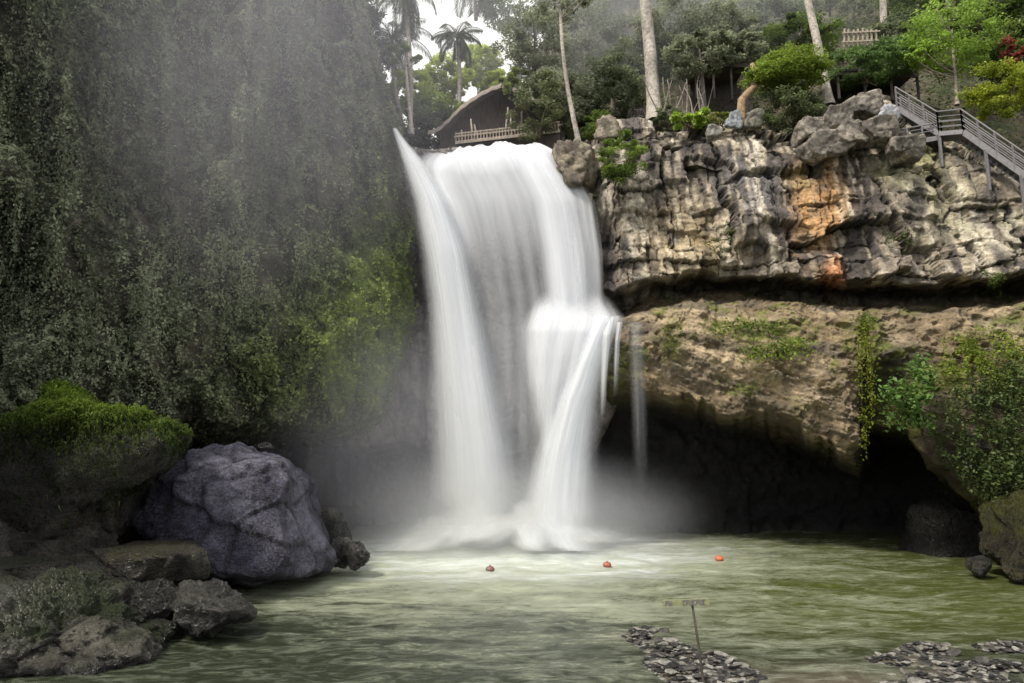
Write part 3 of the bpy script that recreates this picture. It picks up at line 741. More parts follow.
boulder('boulder', [(298, 505), (318, 503), (338, 522), (350, 548), (330, 560), (300, 556)], 29.0, 1.0, 'wetrock',
        'dark rock in the spray behind the purple boulder', 5, .4, .12, (.05, .05, .055), (.12, .12, .13), None, 13)
boulder('boulder', [(258, 447), (262, 443), (268, 442), (272, 446), (273, 449), (266, 450)], 25.2, .18, 'wetrock',
        'small dark stone lying on the crest of the purple boulder', 3, .4, .1, (.02, .02, .02), (.05, .05, .05), None, 14, cat='stone')
boulder('boulder', [(926, 510), (950, 498), (968, 505), (980, 540), (982, 566), (950, 574), (915, 572), (918, 535)], 31.5, 1.4, 'wetrock',
        'dark brown rock standing in the shade under the right ledge', 5, .4, .12, (.008, .007, .006), (.022, .02, .017), None, 15)
boulder('boulder', [(1000, 500), (1014, 484), (1060, 480), (1080, 540), (1060, 590), (1010, 578), (994, 560), (996, 525)], 25.6, 1.5, 'wetrock',
        'mossy yellow green rock at the right edge of the pool', 6, .4, .14, (.07, .06, .03), (.2, .18, .09), (.13, .14, .02), 16, mossth=.1)
boulder('boulder', [(970, 562), (978, 556), (988, 560), (990, 570), (978, 574), (968, 570)], 25.8, .4, 'wetrock',
        'small rock in the water beside the mossy right edge rock', 4, .4, .1, (.06, .06, .05), (.18, .17, .15), None, 17)
boulder('boulder', [(-30, 470), (30, 462), (80, 470), (116, 492), (124, 520), (114, 550), (80, 560), (-30, 560)], 22.4, 1.5, 'wetrock',
        'dark rock face in shade directly beneath the grassy outcrop', 6, .4, .14, (.03, .029, .027), (.11, .10, .09), (.05, .07, .02), 18, mossth=.55)
# bank under and behind the left rocks
xs = np.arange(-300, 345, 2.5); ys = np.linspace(0, 1, 90)
px, tt = np.meshgrid(xs, ys)
yn = it(px, {-300: 13, 0: 16.4, 120: 18.6, 200: 21.5, 300: 26.5, 345: 29}); yf = it(px, {-300: 22, 0: 28, 200: 34, 345: 38})
Y = yn + (yf - yn) * tt
X = (px - 512) / FPX * Y
zt = it(px, {-300: 4.5, 0: 3.2, 100: 2.6, 200: 1.2, 300: .4, 345: -.2})
V = np.stack([X, Y, -.5 + (zt + .5) * ss(0, .45, tt)], -1)
f1, f2, cr = voro(V * .9, 401)
V[..., 2] += .5 * (cr - .5) + .3 * fbm(V * 1.5, 403, 4)
c = mixc((.03, .028, .026), (.09, .085, .075), ss(-.5, .5, fbm(V, 405, 4)))
tag(mesh('river_bank', V, gridF(*px.shape), M['wetrock'], None, c), kind='structure')

# grass on the outcrop
top = (MN[:, 2] > -.45) & (MN[:, 1] < .7)
idx = np.where(top)[0]
pk = MV[rng.choice(idx, 34000)] + rng.normal(size=(34000, 3)) * .04
zt_ = MV[:, 2].max()
pk = pk[rng.random(len(pk)) < .1 + .9 * ss(zt_ - 3.4, zt_ - 1.2, pk[:, 2])]
n = len(pk)
out = np.stack([rng.normal(size=n) * .35 + .25, rng.normal(size=n) * .35 - .5, -.1 + 0 * pk[:, 0]], 1)
hh = .18 + .28 * rng.random(n)
sd = rng.normal(size=(n, 3)); sd[:, 2] = 0; sd /= np.linalg.norm(sd, axis=1)[:, None]
m1 = pk + np.stack([0 * hh, 0 * hh, hh * .6], 1) + out * hh[:, None] * .35
tp_ = pk + out * hh[:, None] * 1.0 + np.stack([0 * hh, 0 * hh, hh * .45], 1)
V = np.stack([pk - sd * .022, m1 - sd * .024, tp_, m1 + sd * .024], 1).reshape(-1, 3)
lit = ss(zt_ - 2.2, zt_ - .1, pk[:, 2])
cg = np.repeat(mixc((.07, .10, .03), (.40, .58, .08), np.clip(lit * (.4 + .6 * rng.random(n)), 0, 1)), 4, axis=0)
tag(mesh('grass', V, np.arange(4 * n).reshape(-1, 4), M['leaf'], None, cg), 'long green grass drooping over the rock outcrop', 'grass', kind='stuff')

# ------------------------------------------------------------------ gravel bars and stones
def bar_z(x, y):
    a = ss(1.12, .5, np.hypot((x - (3.95 + .16 * (17.5 - y))) / (1.35 + .13 * (19 - y)), (y - 16.9) / 3.5))
    a2 = 0 * a
    a = a * (1 + .45 * vn(np.stack([np.asarray(x) * 1.3, np.asarray(y) * 1.1, np.asarray(x) * 0.], -1), 77))
    b = ss(0, 1.6, x - it(y, {10: 4.4, 14: 5.9, 15.6: 6.7, 16.8: 7.5, 17.8: 8.6, 18.4: 11, 19: 19})) * ss(18.5, 17.5, y)
    c_ = ss(12.6, 11.8, y) * .7 * ss(4, 6, x)
    b = b * (1 + .45 * vn(np.stack([np.asarray(x) * 1.1, np.asarray(y) * 1.5, np.asarray(x) * 0.], -1), 78))
    return np.maximum.reduce([a, a2, b, c_])
X, Y = np.meshgrid(np.linspace(1.0, 24, 270), np.linspace(9, 19.5, 170))
h = bar_z(X, Y)
V = np.stack([X, Y, -.33 + .36 * h + .05 * fbm(np.stack([X, Y, X * 0], -1) * 2, 461, 3)], -1)
c = mixc((.035, .03, .022), (.09, .075, .055), ss(-.5, .5, fbm(V * 1.5, 463, 3)))
tag(mesh('riverbed', V, gridF(*X.shape), M['stone'], None, c), kind='structure')

stone_meshes = []
nv, nf = ico(3)
for k in range(10):
    sc = np.array([1, .45 + .4 * rng.random(), .16 + .22 * rng.random()])
    V = nv * sc * (1 + .16 * fbm(nv * 1.3, 470 + k, 3))[:, None]
    f1, _, _ = voro(nv * 1.1 + k, 480 + k)
    V *= (1 - .22 * f1)[:, None]
    g = [(.02, .02, .02), (.07, .065, .06), (.27, .26, .235), (.03, .03, .03), (.15, .14, .12)][k % 5]
    cc = mixc(np.array(g) * .7, np.array(g) * 1.2, ss(-.5, .5, fbm(nv * 2, 490 + k, 3)))
    o = mesh('stone_source', V, nf, M['stone'], None, cc)
    me = o.data; bpy.data.objects.remove(o); me.name = 'stone'
    stone_meshes.append((me, V, cc))
def scatter_stones():
    # density of candidates per picture area, largest kept as individuals
    N_ = 8500
    cand = []
    while len(cand) < N_:
        x = rng.uniform(1.6, 17); y = rng.uniform(12.2, 19.2)
        h = float(bar_z(np.array(x), np.array(y)))
        if h > .42 and rng.random() < ss(.4, .85, h) + .08:
            pxs = x / y * FPX + 512
            if pxs < 1090: cand.append((x, y, h))
    ind = 0; Vs = []; Fs = []; Cs = []; nn = 0
    for k, (x, y, h) in enumerate(cand):
        me, V, cc = stone_meshes[rng.integers(10)]
        s = .035 + .09 * rng.random() ** 2 if k > 300 else .10 + .12 * rng.random() ** 2
        rz = rng.normal() * .5; z = -.315 + .36 * h + s * .08 + (.03 if k < 300 else 0)
        px_ = x / y * FPX + 512
        if k < 300:
            o = bpy.data.objects.new('stone', me); COL.objects.link(o)
            o.location = (x, y, z); o.scale = (s, s, s); o.rotation_euler = (rng.normal() * .25, rng.normal() * .25, rz)
            if px_ < 790: tag(o, 'flat stone on the gravel bar around the sign post', 'stone', 'stones on the gravel bar by the sign')
            else: tag(o, 'flat stone on the gravel bank in the bottom right corner', 'stone', 'stones on the bottom right gravel bank')
        else:
            cz, sz = math.cos(rz), math.sin(rz)
            Q = V * s; Q = np.stack([Q[:, 0] * cz - Q[:, 1] * sz, Q[:, 0] * sz + Q[:, 1] * cz, Q[:, 2]], 1) + (x, y, z)
            Vs.append(Q); Fs.append(nf + nn); Cs.append(cc * (.7 + .6 * rng.random())); nn += len(Q)
    tag(mesh('gravel', np.concatenate(Vs), np.concatenate(Fs), M['stone'], None, np.concatenate(Cs)), 'loose grey river gravel on the bars in the foreground', 'gravel', kind='stuff')
scatter_stones()

# ------------------------------------------------------------------ floats, sign
def buoy(px, py, col, label):
    Y = CAMZ * FPX / (py - 440)
    c0 = P(px, py, Y); c0[2] = .03
    r_ = empty('buoy', c0, label, 'buoy', 'floats on the pool')
    m = plain_mat('buoy_plastic', col, .4, var=.15)
    n, F = ico(3); V = n * np.array([.17, .17, .12]) + c0 + np.array([0, 0, .04])
    mesh('float', V, F, m, r_)
    MB().tube([c0 + np.array([0, 0, .14]), c0 + np.array([0, 0, .17]), c0 + np.array([.02, 0, .19])], [.04, .035, .02], 8).build('cap', m, r_)
buoy(719, 555, (.55, .13, .06), 'orange red float farthest right on the pool')
buoy(607, 561, (.34, .10, .07), 'dull red float in front of the cascade')
buoy(490, 565, (.2, .10, .09), 'dark brown float leftmost on the pool')

base = P(703, 674, 14.75); base[2] = .12
sg = empty('sign', base, 'thin wooden signpost with a long board on the gravel bar', 'sign')
tp_ = P(692, 603, 14.9)
MB().tube([base, (base + tp_) / 2 + np.array([.01, 0, 0]), tp_], [.03, .028, .025], 8).build('post', M['darkwood'], sg)
board = plain_mat('board', (.24, .25, .13), .8, var=.3, scale=10)
ink = plain_mat('sign_paint', (.15, .13, .20), .7, var=.1)
bc = tp_ + np.array([0, -.05, -.02])
b0 = P(663, 604, 14.8); b1 = P(710, 602, 14.8); b0[1] = b1[1] = bc[1]
bo = MB().box(b0, b1, .03, .13).build('board', board, sg, smooth=False)
mk = MB()
ux = (b1 - b0) / np.linalg.norm(b1 - b0); uz = np.array([0, 0, 1.])
def stroke(x0, z0, x1, z1):
    o0 = b0 + np.array([0, -.02, 0])
    mk.box(o0 + ux * x0 + uz * z0, o0 + ux * x1 + uz * z1, .008, .018)
for k, x in enumerate((.06, .13, .42, .49, .56, .63, .70, .77, .84)):   # too worn to read: short upright and level strokes
    stroke(x, -.05, x, .05)
    if k % 3 == 0: stroke(x, .045, x + .05, .045); stroke(x, 0, x + .045, 0)
    elif k % 3 == 1: stroke(x + .045, -.05, x + .045, .05); stroke(x, -.045, x + .045, -.045)
    else: stroke(x, .045, x + .05, .045); stroke(x, -.045, x + .05, -.045)
mk.build('lettering', ink, bo, smooth=False)

# ------------------------------------------------------------------ plants
def shrub(cpx, cpy, Y, rpx, rpy, rdep, ncl, per, size, dark, light, label, name='shrub', group=None, stems=True, **k):
    c0 = P(cpx, cpy, Y); rx = rpx * Y / FPX; rz = rpy * Y / FPX
    base = c0 - np.array([0, -.2, rz * .9])
    r_ = empty(name, base, label, name.replace('_', ' '), group)
    o, cc = crown(r_, c0, (rx, rdep, rz), ncl, per, size, dark, light, 'foliage', **k)
    if stems:
        mb = MB()
        for q in cc[:: max(1, len(cc) // 7)]:
            mb.tube([base, (base + q) / 2 + rng.normal(size=3) * .1 * rx, q], [.04, .03, .015], 6)
        mb.build('stem', M['bark'], r_, (.14, .11, .08))
    return r_
LIME = ((.09, .13, .02), (.36, .46, .07)); GRN = ((.045, .07, .02), (.24, .34, .08)); DK = ((.045, .06, .03), (.22, .27, .12)); GREY = ((.11, .13, .08), (.46, .50, .34))
shrub(620, 156, 33.2, 25, 25, 1.0, 45, 110, .14, (.06, .10, .02), (.30, .42, .08), 'bright green shrub clinging to the cliff rim right of the falls')
shrub(788, 74, 33.4, 42, 19, 1.6, 120, 150, .15, (.09, .14, .02), (.38, .50, .08), 'spreading yellow green shrub over the rim beside the leaning trunk', flat=.25, csize=.38, shell=.35)
shrub(793, 108, 33.0, 36, 22, 1.5, 50, 130, .15, *DK, 'dark rounded shrub under the yellow green shrub')
shrub(868, 64, 33.6, 46, 20, 1.6, 70, 130, .16, (.05, .09, .03), (.20, .32, .10), 'layered mid green shrub between leaning trunk and bright tree', flat=.3)
shrub(690, 118, 34.2, 22, 11, .7, 16, 60, .34, (.16, .24, .03), (.5, .68, .12), 'low bright lime plant with broad leaves on the clifftop', flat=.5)
shrub(720, 122, 33.6, 16, 9, .6, 16, 80, .14, (.10, .12, .03), (.32, .35, .10), 'small olive plant beside the broad leaved lime plant')
shrub(1003, 92, 30.5, 34, 26, 1.5, 60, 110, .16, (.12, .17, .02), (.50, .56, .07), 'yellow green bush behind the metal staircase at right edge')
shrub(1022, 50, 31.5, 15, 20, .9, 24, 60, .17, (.16, .03, .03), (.38, .09, .07), 'red leaved shrub at the top right edge', 'shrub')
shrub(515, 84, 38.9, 16, 16, 1.0, 16, 90, .15, (.08, .10, .03), (.32, .40, .12), 'loose leafy bush hanging over the hut ridge', stems=False)
shrub(600, 128, 38, 20, 18, 1.2, 30, 110, .16, *GRN, 'dark green bush behind the rim just right of the thin pale trunk')
shrub(536, 108, 38.5, 27, 38, 1.5, 50, 110, .16, (.06, .075, .035), (.24, .28, .13), 'grey green bush right of the hut railing')
shrub(832, 128, 31.4, 12, 9, .5, 12, 70, .12, *LIME, 'little yellow tuft at the foot of the leaning trunk')
shrub(668, 118, 35, 20, 9, .8, 20, 80, .14, *DK, 'dark low bush behind the lime plant')

def wallplant(cpx, cpy, rpx, rpy, n, size, dark, light, label, name='fern', off=.35, group=None, Df=D_right, droop=.5, clumps=14):
    an = rng.random(clumps) * 2 * math.pi; rd = rng.random(clumps) ** .6 * 1.05
    cl = np.stack([np.cos(an) * rd, np.sin(an) * rd], 1); cl[:, 0] += .25 * rng.normal() * cl[:, 1]
    cw = .10 + .22 * rng.random(clumps) ** 1.5
    pr = cw ** 1.3; w = rng.choice(clumps, n, p=pr / pr.sum())
    u = cl[w] + rng.normal(size=(n, 2)) * cw[w][:, None] * np.array([1, .8])
    lift = rng.random(clumps)[w] * .7 + .5
    def at_(a, b, o): 
        ax = cpx + a * rpx; ay = cpy + b * rpy
        return PA(ax, ay, Df(ax, ay) - o)
    kp = fbm(np.stack([u[:, 0] * rpx / 16, u[:, 1] * rpy / 16, u[:, 0] * 0], -1), 88, 3) > -.55
    if n > 2000: u = u[kp]; w = w[kp]; lift = lift[kp]; n = len(u)
    pts = at_(u[:, 0], u[:, 1], off * lift * (.3 + rng.random(n)) + .2)
    c0 = P(cpx, cpy, float(Df(np.array(float(cpx)), np.array(float(cpy)))))
    sz = size * (.55 + .9 * rng.random(n) ** 1.5)
    V, F = leaf_geo(pts, sz, up=.5, droop=droop, out=np.array([-.1, -.5, 0]))
    tone = rng.random(clumps)[w] * .55 + rng.random(n) * .45
    mb = MB(); o_ = np.argsort(cl[:, 1]); k0 = cl[o_]
    for k in range(1, clumps):                     # runners joining the clumps
        j_ = np.argmin(np.hypot(*(k0[:k] - k0[k]).T)); t = np.linspace(0, 1, 5)
        mb.tube(at_(k0[j_, 0] * (1 - t) + k0[k, 0] * t, k0[j_, 1] * (1 - t) + k0[k, 1] * t, .22), .018, 4)
    V2 = np.concatenate(mb.V); F2 = np.concatenate([np.asarray(f).reshape(-1, 4) for f in mb.F])
    cc = np.concatenate([leafcols(n, dark, light, tone), np.tile((.09, .07, .04), (len(V2), 1))])
    o = mesh(name, np.concatenate([V, V2]), np.concatenate([F, F2 + len(V)]), M['leaf'], None, cc, origin=c0)
    return tag(o, label, name.replace('_', ' '), group, 'stuff' if name == 'fern' else None)
wallplant(760, 338, 42, 20, 1500, .15, (.05, .09, .015), (.28, .38, .06), 'leafy green fern patch hanging on the lower ledge face', off=.5)
wallplant(670, 336, 12, 24, 420, .13, (.06, .09, .02), (.26, .30, .06), 'small yellow green fern near the trickles on the ledge')
wallplant(722, 240, 18, 12, 330, .13, (.05, .08, .02), (.20, .27, .07), 'small fern in the middle of the upper cliff face')
wallplant(1002, 288, 18, 18, 420, .14, *GRN, 'dark fern at the base of the upper cliff, right edge')
wallplant(866, 372, 9, 60, 900, .13, (.07, .10, .01), (.32, .36, .04), 'narrow curtain of yellow green creeper down the ledge', 'creeper', droop=1.2, clumps=24)
wallplant(912, 400, 24, 44, 1300, .24, (.03, .06, .015), (.20, .34, .08), 'leafy green plant hanging in the dark hollow of the ledge', off=.9, clumps=26)
wallplant(998, 430, 54, 66, 8000, .16, (.025, .04, .015), (.16, .22, .07), 'dense dark leafy creeper hanging on the right end of the ledge', 'creeper', off=.5, clumps=60)
wallplant(985, 362, 46, 26, 3600, .13, (.07, .11, .015), (.34, .42, .06), 'bright yellow green moss and fern above the dark creeper', off=.35, clumps=30)
wallplant(865, 322, 12, 10, 260, .12, (.05, .09, .015), (.25, .33, .06), 'tiny fern on top of the lower ledge above the creeper curtain')
wallplant(905, 240, 14, 12, 160, .12, *GRN, 'sparse little fern under the yellow stain on upper cliff')

# ------------------------------------------------------------------ trees
def curve(a, b, bend, n=14):
    a = np.array(a, float); b = np.array(b, float); t = np.linspace(0, 1, n)[:, None]
    return a * (1 - t) + b * t + np.array(bend) * np.sin(t * math.pi)
def tree(base, top, r0, r1, crowns, leafsize, dark, light, label, barkc=(.30, .28, .25), bend=(0, 0, 0), group=None, per=90, name='tree', limbs=True):
    t_ = empty(name, base, label, 'tree', group)
    c = curve(base, top, bend, 18)
    rad = np.linspace(r0, r1, 18); rad[0] *= 1.35; rad[1] *= 1.1
    mb = MB().tube(c, rad, 10)
    pts = []; ton = []
    for cc_, rr_, ncl in crowns:
        p_, tn, cl = blob_points(cc_, rr_, ncl, per)
        pts.append(p_); ton.append(tn)
        if limbs:
            for q in cl[::max(1, len(cl) // 8)]:
                k = int(np.clip(np.argmin(np.linalg.norm(c - q, axis=1)) - 2, 4, 17))
                mb.tube([c[k], (c[k] + q) / 2 + np.array([0, 0, -.2]), q], [rad[k] * .45, rad[k] * .3, .025], 6)
    V = np.concatenate(mb.V); bc = np.array(barkc) * (.8 + .4 * ss(-.4, .4, fbm(V * np.array([3, 3, .8]), 501, 3))[:, None])
    mb.build('trunk', M['bark'], t_, bc)
    pts = np.concatenate(pts); ton = np.concatenate(ton)
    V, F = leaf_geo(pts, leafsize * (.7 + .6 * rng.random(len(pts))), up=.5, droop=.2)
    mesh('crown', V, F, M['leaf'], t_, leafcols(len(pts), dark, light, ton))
    return t_

def gz(x, y): return float(hillz(np.array(float(x)), np.array(float(y))))
PALE = (.42, .38, .34)
# the near, single trunks
b_ = P(655, 122, 36.5); t1 = P(636, -60, 38)
tree(b_, t1, .42, .26, [(P(640, -85, 38), (3.5, 3, 2.6), 30)], .26, *GREY, 'tall tree with a thick pale trunk above the cliff rim', PALE, (.15, 0, 0))
b_ = P(581, 152, 36.4); t1 = P(560, -20, 37.5)
tree(b_, t1, .15, .08, [(P(556, -10, 37.5), (2.6, 2, 1.6), 22)], .22, *GREY, 'slender pale tree leaning left above the top of the falls', PALE, (-.35, 0, 0))
b_ = P(829, 106, 34); t1 = P(797, -40, 35)
tree(b_, t1, .26, .17, [(P(796, -60, 35), (3, 2.5, 2), 26)], .24, *GREY, 'pale trunk leaning left behind the spreading shrub', PALE, (.12, 0, 0))
b_ = P(884, 40, 42); t1 = P(881, -60, 42)
tree(b_, t1, .24, .18, [(P(881, -80, 42), (3, 2.5, 2), 26)], .26, *GREY, 'straight pale trunk rising behind the layered shrub', PALE)
b_ = P(957, 105, 32.5); t1 = P(952, 30, 33)
tree(b_, t1, .09, .05, [(P(948, 38, 33), (2.4, 1.8, 1.9), 85), (P(918, 55, 32.6), (.9, .9, .7), 18)], .17, (.08, .14, .02), (.46, .66, .12), 'bright light green tree above the metal staircase', (.35, .3, .25))
b_ = P(412, 135, 39); t1 = P(405, 60, 39.5)
tree(b_, t1, .13, .08, [(P(402, 55, 39.5), (1.2, 1, .9), 10)], .2, *GRN, 'thin pale tree beside the jet at the end of the ivy cliff', PALE)
b_ = P(948, 12, 42); t1 = P(944, -60, 42)
tree(b_, t1, .12, .1, [(P(944, -70, 42), (2.5, 2, 1.6), 20)], .25, *GREY, 'thin dark trunk near the top right corner', (.2, .18, .17))
# forest: each tree with its own look, placed on the hill
kinds = [(DK, 'dark green'), (GREY, 'grey green'), (GRN, 'mid green'), (((.07, .09, .05), (.28, .33, .19)), 'dusky green')]
forest = [  # px, py of crown centre, depth, radius x, radius z (px), kind, where
    (535, 40, 44, 40, 45, 1, 'behind the hut right side'), (560, 95, 41, 34, 34, 1, 'right of the hut roof'), (590, 40, 48, 40, 50, 3, 'left of the thick pale trunk, high up'),
    (612, 90, 42, 36, 34, 3, 'just left of the foot of the thick trunk'), (520, 5, 52, 45, 35, 2, 'above the hut, overlapping the sky'), (680, 35, 45, 48, 42, 1, 'right of the thick pale trunk'),
    (640, 5, 54, 60, 40, 0, 'behind the thick pale trunk'), (720, 30, 44, 45, 32, 1, 'above the dark hollow'), (760, 25, 48, 46, 35, 3, 'left of the leaning pale trunk'),
    (740, 0, 56, 60, 32, 0, 'at the top edge left of the leaning trunk'), (830, 15, 48, 46, 35, 1, 'between leaning and straight pale trunks'), (800, 40, 43, 38, 26, 2, 'directly behind the spreading shrub'),
    (870, 5, 54, 55, 30, 0, 'at the top edge behind the straight trunk'), (920, 0, 48, 50, 34, 2, 'behind the bright light green tree'), (985, 20, 40, 40, 34, 0, 'near the top right corner'),
    (1035, 10, 38, 40, 34, 2, 'half cut off by the right edge'), (900, 40, 42, 34, 26, 3, 'left of the bright light green tree'), (1010, 60, 36, 36, 26, 2, 'behind the yellow green bush'),
    (585, -20, 58, 60, 34, 0, 'at the top edge right of the hut'), (680, -15, 60, 60, 30, 3, 'far up the slope behind the thick trunk'), (800, -15, 60, 70, 30, 3, 'far up the slope behind the leaning trunk'),
    (960, -20, 56, 80, 30, 3, 'far up the slope at right'), (640, 62, 46, 40, 34, 0, 'in shade behind the thick trunk foot'), (700, 70, 48, 50, 26, 0, 'over the dark hollow'), (770, 62, 46, 44, 24, 0, 'behind the yellow green shrub'),
    (1080, 50, 34, 50, 50, 2, 'beyond the right edge'), (700, 55, 36.2, 38, 22, 1, 'close over the dark hollow'), (745, 52, 36.6, 26, 18, 1, 'between the dark hollow and the spreading shrub'),
    (430, 128, 44, 34, 22, 3, 'low between the jet and the hut roof'), (575, 125, 42, 26, 26, 1, 'low behind the slender leaning trunk')]
for i, (a, b, Y, rx, rz, k, where) in enumerate(forest):
    c0 = P(a, b, Y); sx = rx * Y / FPX; sz = rz * Y / FPX
    bx, by = c0[0] + rng.normal() * .3, Y + .5
    g_ = min(gz(bx, by) + .1, c0[2] - sz - .3)
    (dk, lt_), nm = kinds[k]
    tree((bx, by, g_), (c0[0], Y, c0[2] + sz * .3), .16 + .01 * sx * 5, .06, [(c0, (sx, sx * .8, sz), int(46 + 8 * sx))], .24 + .003 * (Y - 40), dk, lt_,
         '%s forest tree %s' % (nm, where), (.2, .18, .16), group='forest trees on the hillside', per=85)
# lime bamboo like trees in the sun left of the hut
for i, (a, b, Y, rx, rz, where) in enumerate([(410, 92, 46, 30, 22, 'nearest the ivy cliff'), (445, 78, 48, 30, 22, 'behind the short palm'), (478, 66, 50, 26, 22, 'above the hut roof, left'), (500, 90, 47, 20, 22, 'touching the hut ridge'), (440, 112, 44, 34, 16, 'low behind the thatched roof')]):
    c0 = P(a, b, Y); sx = rx * Y / FPX; sz = rz * Y / FPX
    tree((c0[0], Y + .3, gz(c0[0], Y)), (c0[0], Y, c0[2]), .12, .05, [(c0, (sx, sx * .7, sz), 70)], .28, (.26, .34, .05), (.75, .85, .20) if i < 4 else (.2, .26, .08), 'sunlit lime green tree ' + where, (.25, .22, .18), group='lime green trees in the sun', per=75)
for i, (a, b, Y, rx, rz, where) in enumerate([(365, 60, 42, 26, 60, 'beside the top of the ivy cliff'), (385, 120, 40, 14, 22, 'behind the start of the jet'), (350, 10, 44, 34, 30, 'at the top edge beside the sky')]):
    c0 = P(a, b, Y); sx = rx * Y / FPX; sz = rz * Y / FPX
    tree((c0[0], Y + .3, gz(c0[0], Y)), (c0[0], Y, c0[2]), .16, .05, [(c0, (sx, sx * .7, sz), 50)], .22, (.05, .058, .05), (.17, .185, .15), 'hazy grey green tree ' + where, (.2, .18, .16), group='hazy trees by the cliff top', per=75)

def palm(base, top, r, nf, fl, label, bend=(0, 0, 0), col=((.05, .06, .045), (.16, .19, .12)), flead=34):
    t_ = empty('palm_tree', base, label, 'palm tree')
    c = curve(base, top, bend, 24); rad = np.linspace(r, r * .7, 24) * (1 + .06 * (np.arange(24) % 2))
    mb = MB().tube(c, rad, 10); mb.build('trunk', M['bark'], t_, (.3, .27, .24))
    for k in range(nf):
        az = k / nf * 2 * math.pi * 2.4 + rng.normal() * .2; el = R(70 - 105 * (k / nf) + rng.normal() * 6)
        L = fl * (.85 + .3 * rng.random()); s_ = np.linspace(0, 1, 12)
        pts = [np.array(top, float)]; e = el
        for j in range(11):
            d = np.array([math.cos(az) * math.cos(e), math.sin(az) * math.cos(e), math.sin(e)]); pts.append(pts[-1] + d * L / 11); e -= R(9 + 3 * (k / nf))
        pts = np.array(pts)
        T = np.gradient(pts, axis=0); T /= np.linalg.norm(T, axis=1)[:, None]
        sd = np.cross(T, (0, 0, 1.)); sd /= np.linalg.norm(sd, axis=1)[:, None] + 1e-9
        VV = []; 
        for side in (-1, 1):
            for j in np.linspace(1.0, 11, flead):
                q = np.array([np.interp(j, range(12), pts[:, m]) for m in range(3)]); jj = int(j)
                ll_ = fl * .24 * math.sin(min(1, (j / 11) * .9 + .12) * math.pi) ** .5 * (.8 + .4 * rng.random()) + .05
                d = sd[jj] * side * .8 + T[jj] * .5 + np.array([0, 0, -.55]); d /= np.linalg.norm(d)
                w = T[jj] * .045
                VV += [q - w, q + d * ll_ * .5 - w * .8 + np.array([0, 0, .03]), q + d * ll_ + np.array([0, 0, -.1 * ll_]), q + d * ll_ * .5 + w]
        m2 = MB().tube(pts, np.linspace(.05, .012, 12), 4); nV = m2.n
        V = np.concatenate(m2.V + [np.array(VV)]); F = np.concatenate([np.asarray(f).reshape(-1, 4) for f in m2.F] + [np.arange(len(VV)).reshape(-1, 4) + nV])
        cc = mixc(col[0], col[1], np.clip(rng.random() * .5 + .5 * rng.random(len(V)), 0, 1))
        mesh('frond', V, F, M['leaf'], t_, cc)
palm(P(410, 135, 41), P(403, -8, 43), .17, 18, 3.6, 'tall coconut palm rising beside the ivy cliff', (.25, 0, 0))
palm(P(402, 125, 44), P(392, 38, 45), .16, 18, 3.4, 'shorter palm with its crown against the white sky', (-.2, 0, 0))
palm(P(459, 108, 44), P(457, 36, 45), .16, 14, 2.4, 'palm with a small crown left of the hut ridge', (.1, 0, 0))
palm(P(476, 20, 50), P(474, -25, 50), .16, 16, 4.2, 'palm whose fronds hang from the top edge above the hut')

# undergrowth on the hill: one mass nobody could count
n = 130000
rp = rng.uniform(360, 1120, n); dq = rng.random(n) ** .9 * 30 + 1.0
y = it(rp, {360: 41, 430: 43.5, 580: 43.5, 592: 37.4, 700: 35, 800: 33.5, 900: 32.2, 1024: 31, 1200: 28}) + dq; x = (rp - 512) / FPX * y
hb = hillz(x, y); vv = np.stack([x, y, hb], 1)
lump = ss(-.2, .5, fbm(vv * .9, 601, 3))
keep = rng.random(n) < lump * .95 + .02
vv = vv[keep]; lump = lump[keep]; vv[:, 2] += rng.random(len(vv)) * (.5 + 1.6 * lump) * np.where(vv[:, 0] / vv[:, 1] < .1, 2.2, 1)
V_, F_ = leaf_geo(vv, .16 + .14 * rng.random(len(vv)), up=.5)
tn = ss(-.5, .5, fbm(vv * .5, 603, 3))
tag(mesh('undergrowth', V_, F_, M['leaf'], None, np.repeat(mixc((.045, .06, .03), (.20, .25, .11), tn * .6 + .4 * rng.random(len(vv))), 4, axis=0)), 'tangled dark undergrowth between the trees on the hillside', 'undergrowth', kind='stuff')

# dead sticks and roots beside the thick trunk
rt = empty('dead_branches', P(682, 122, 35.4), 'tangle of bare grey branches right of the thick pale trunk', 'branches')
for k in range(16):
    a_ = 662 + k * 3.2 + rng.normal() * 2; b0_ = P(a_, 124 + rng.normal() * 2, 35.6 + rng.normal() * .4); t0_ = P(a_ + rng.normal() * 9, 72 + rng.random() * 30, 35.8 + rng.normal() * .5)
    MB().tube(curve(b0_, t0_, rng.normal(size=3) * .18, 8), np.linspace(.05, .02, 8), 6).build('branch', M['bark'], rt, (.26, .23, .21))
# curved tan stump
st = empty('stump', P(743, 126, 33.2), 'bent tan trunk stub standing on the clifftop under the spreading shrub', 'stump')
pts = np.array([P(742, 126, 33.2), P(741, 112, 33.2), P(742, 100, 33.2), P(748, 93, 33.3), P(754, 88, 33.4), P(756, 76, 33.5), P(752, 64, 33.6)])
MB().tube(pts, [.26, .22, .22, .2, .2, .17, .12], 10).build('trunk', M['bark'], st, (.34, .24, .15))
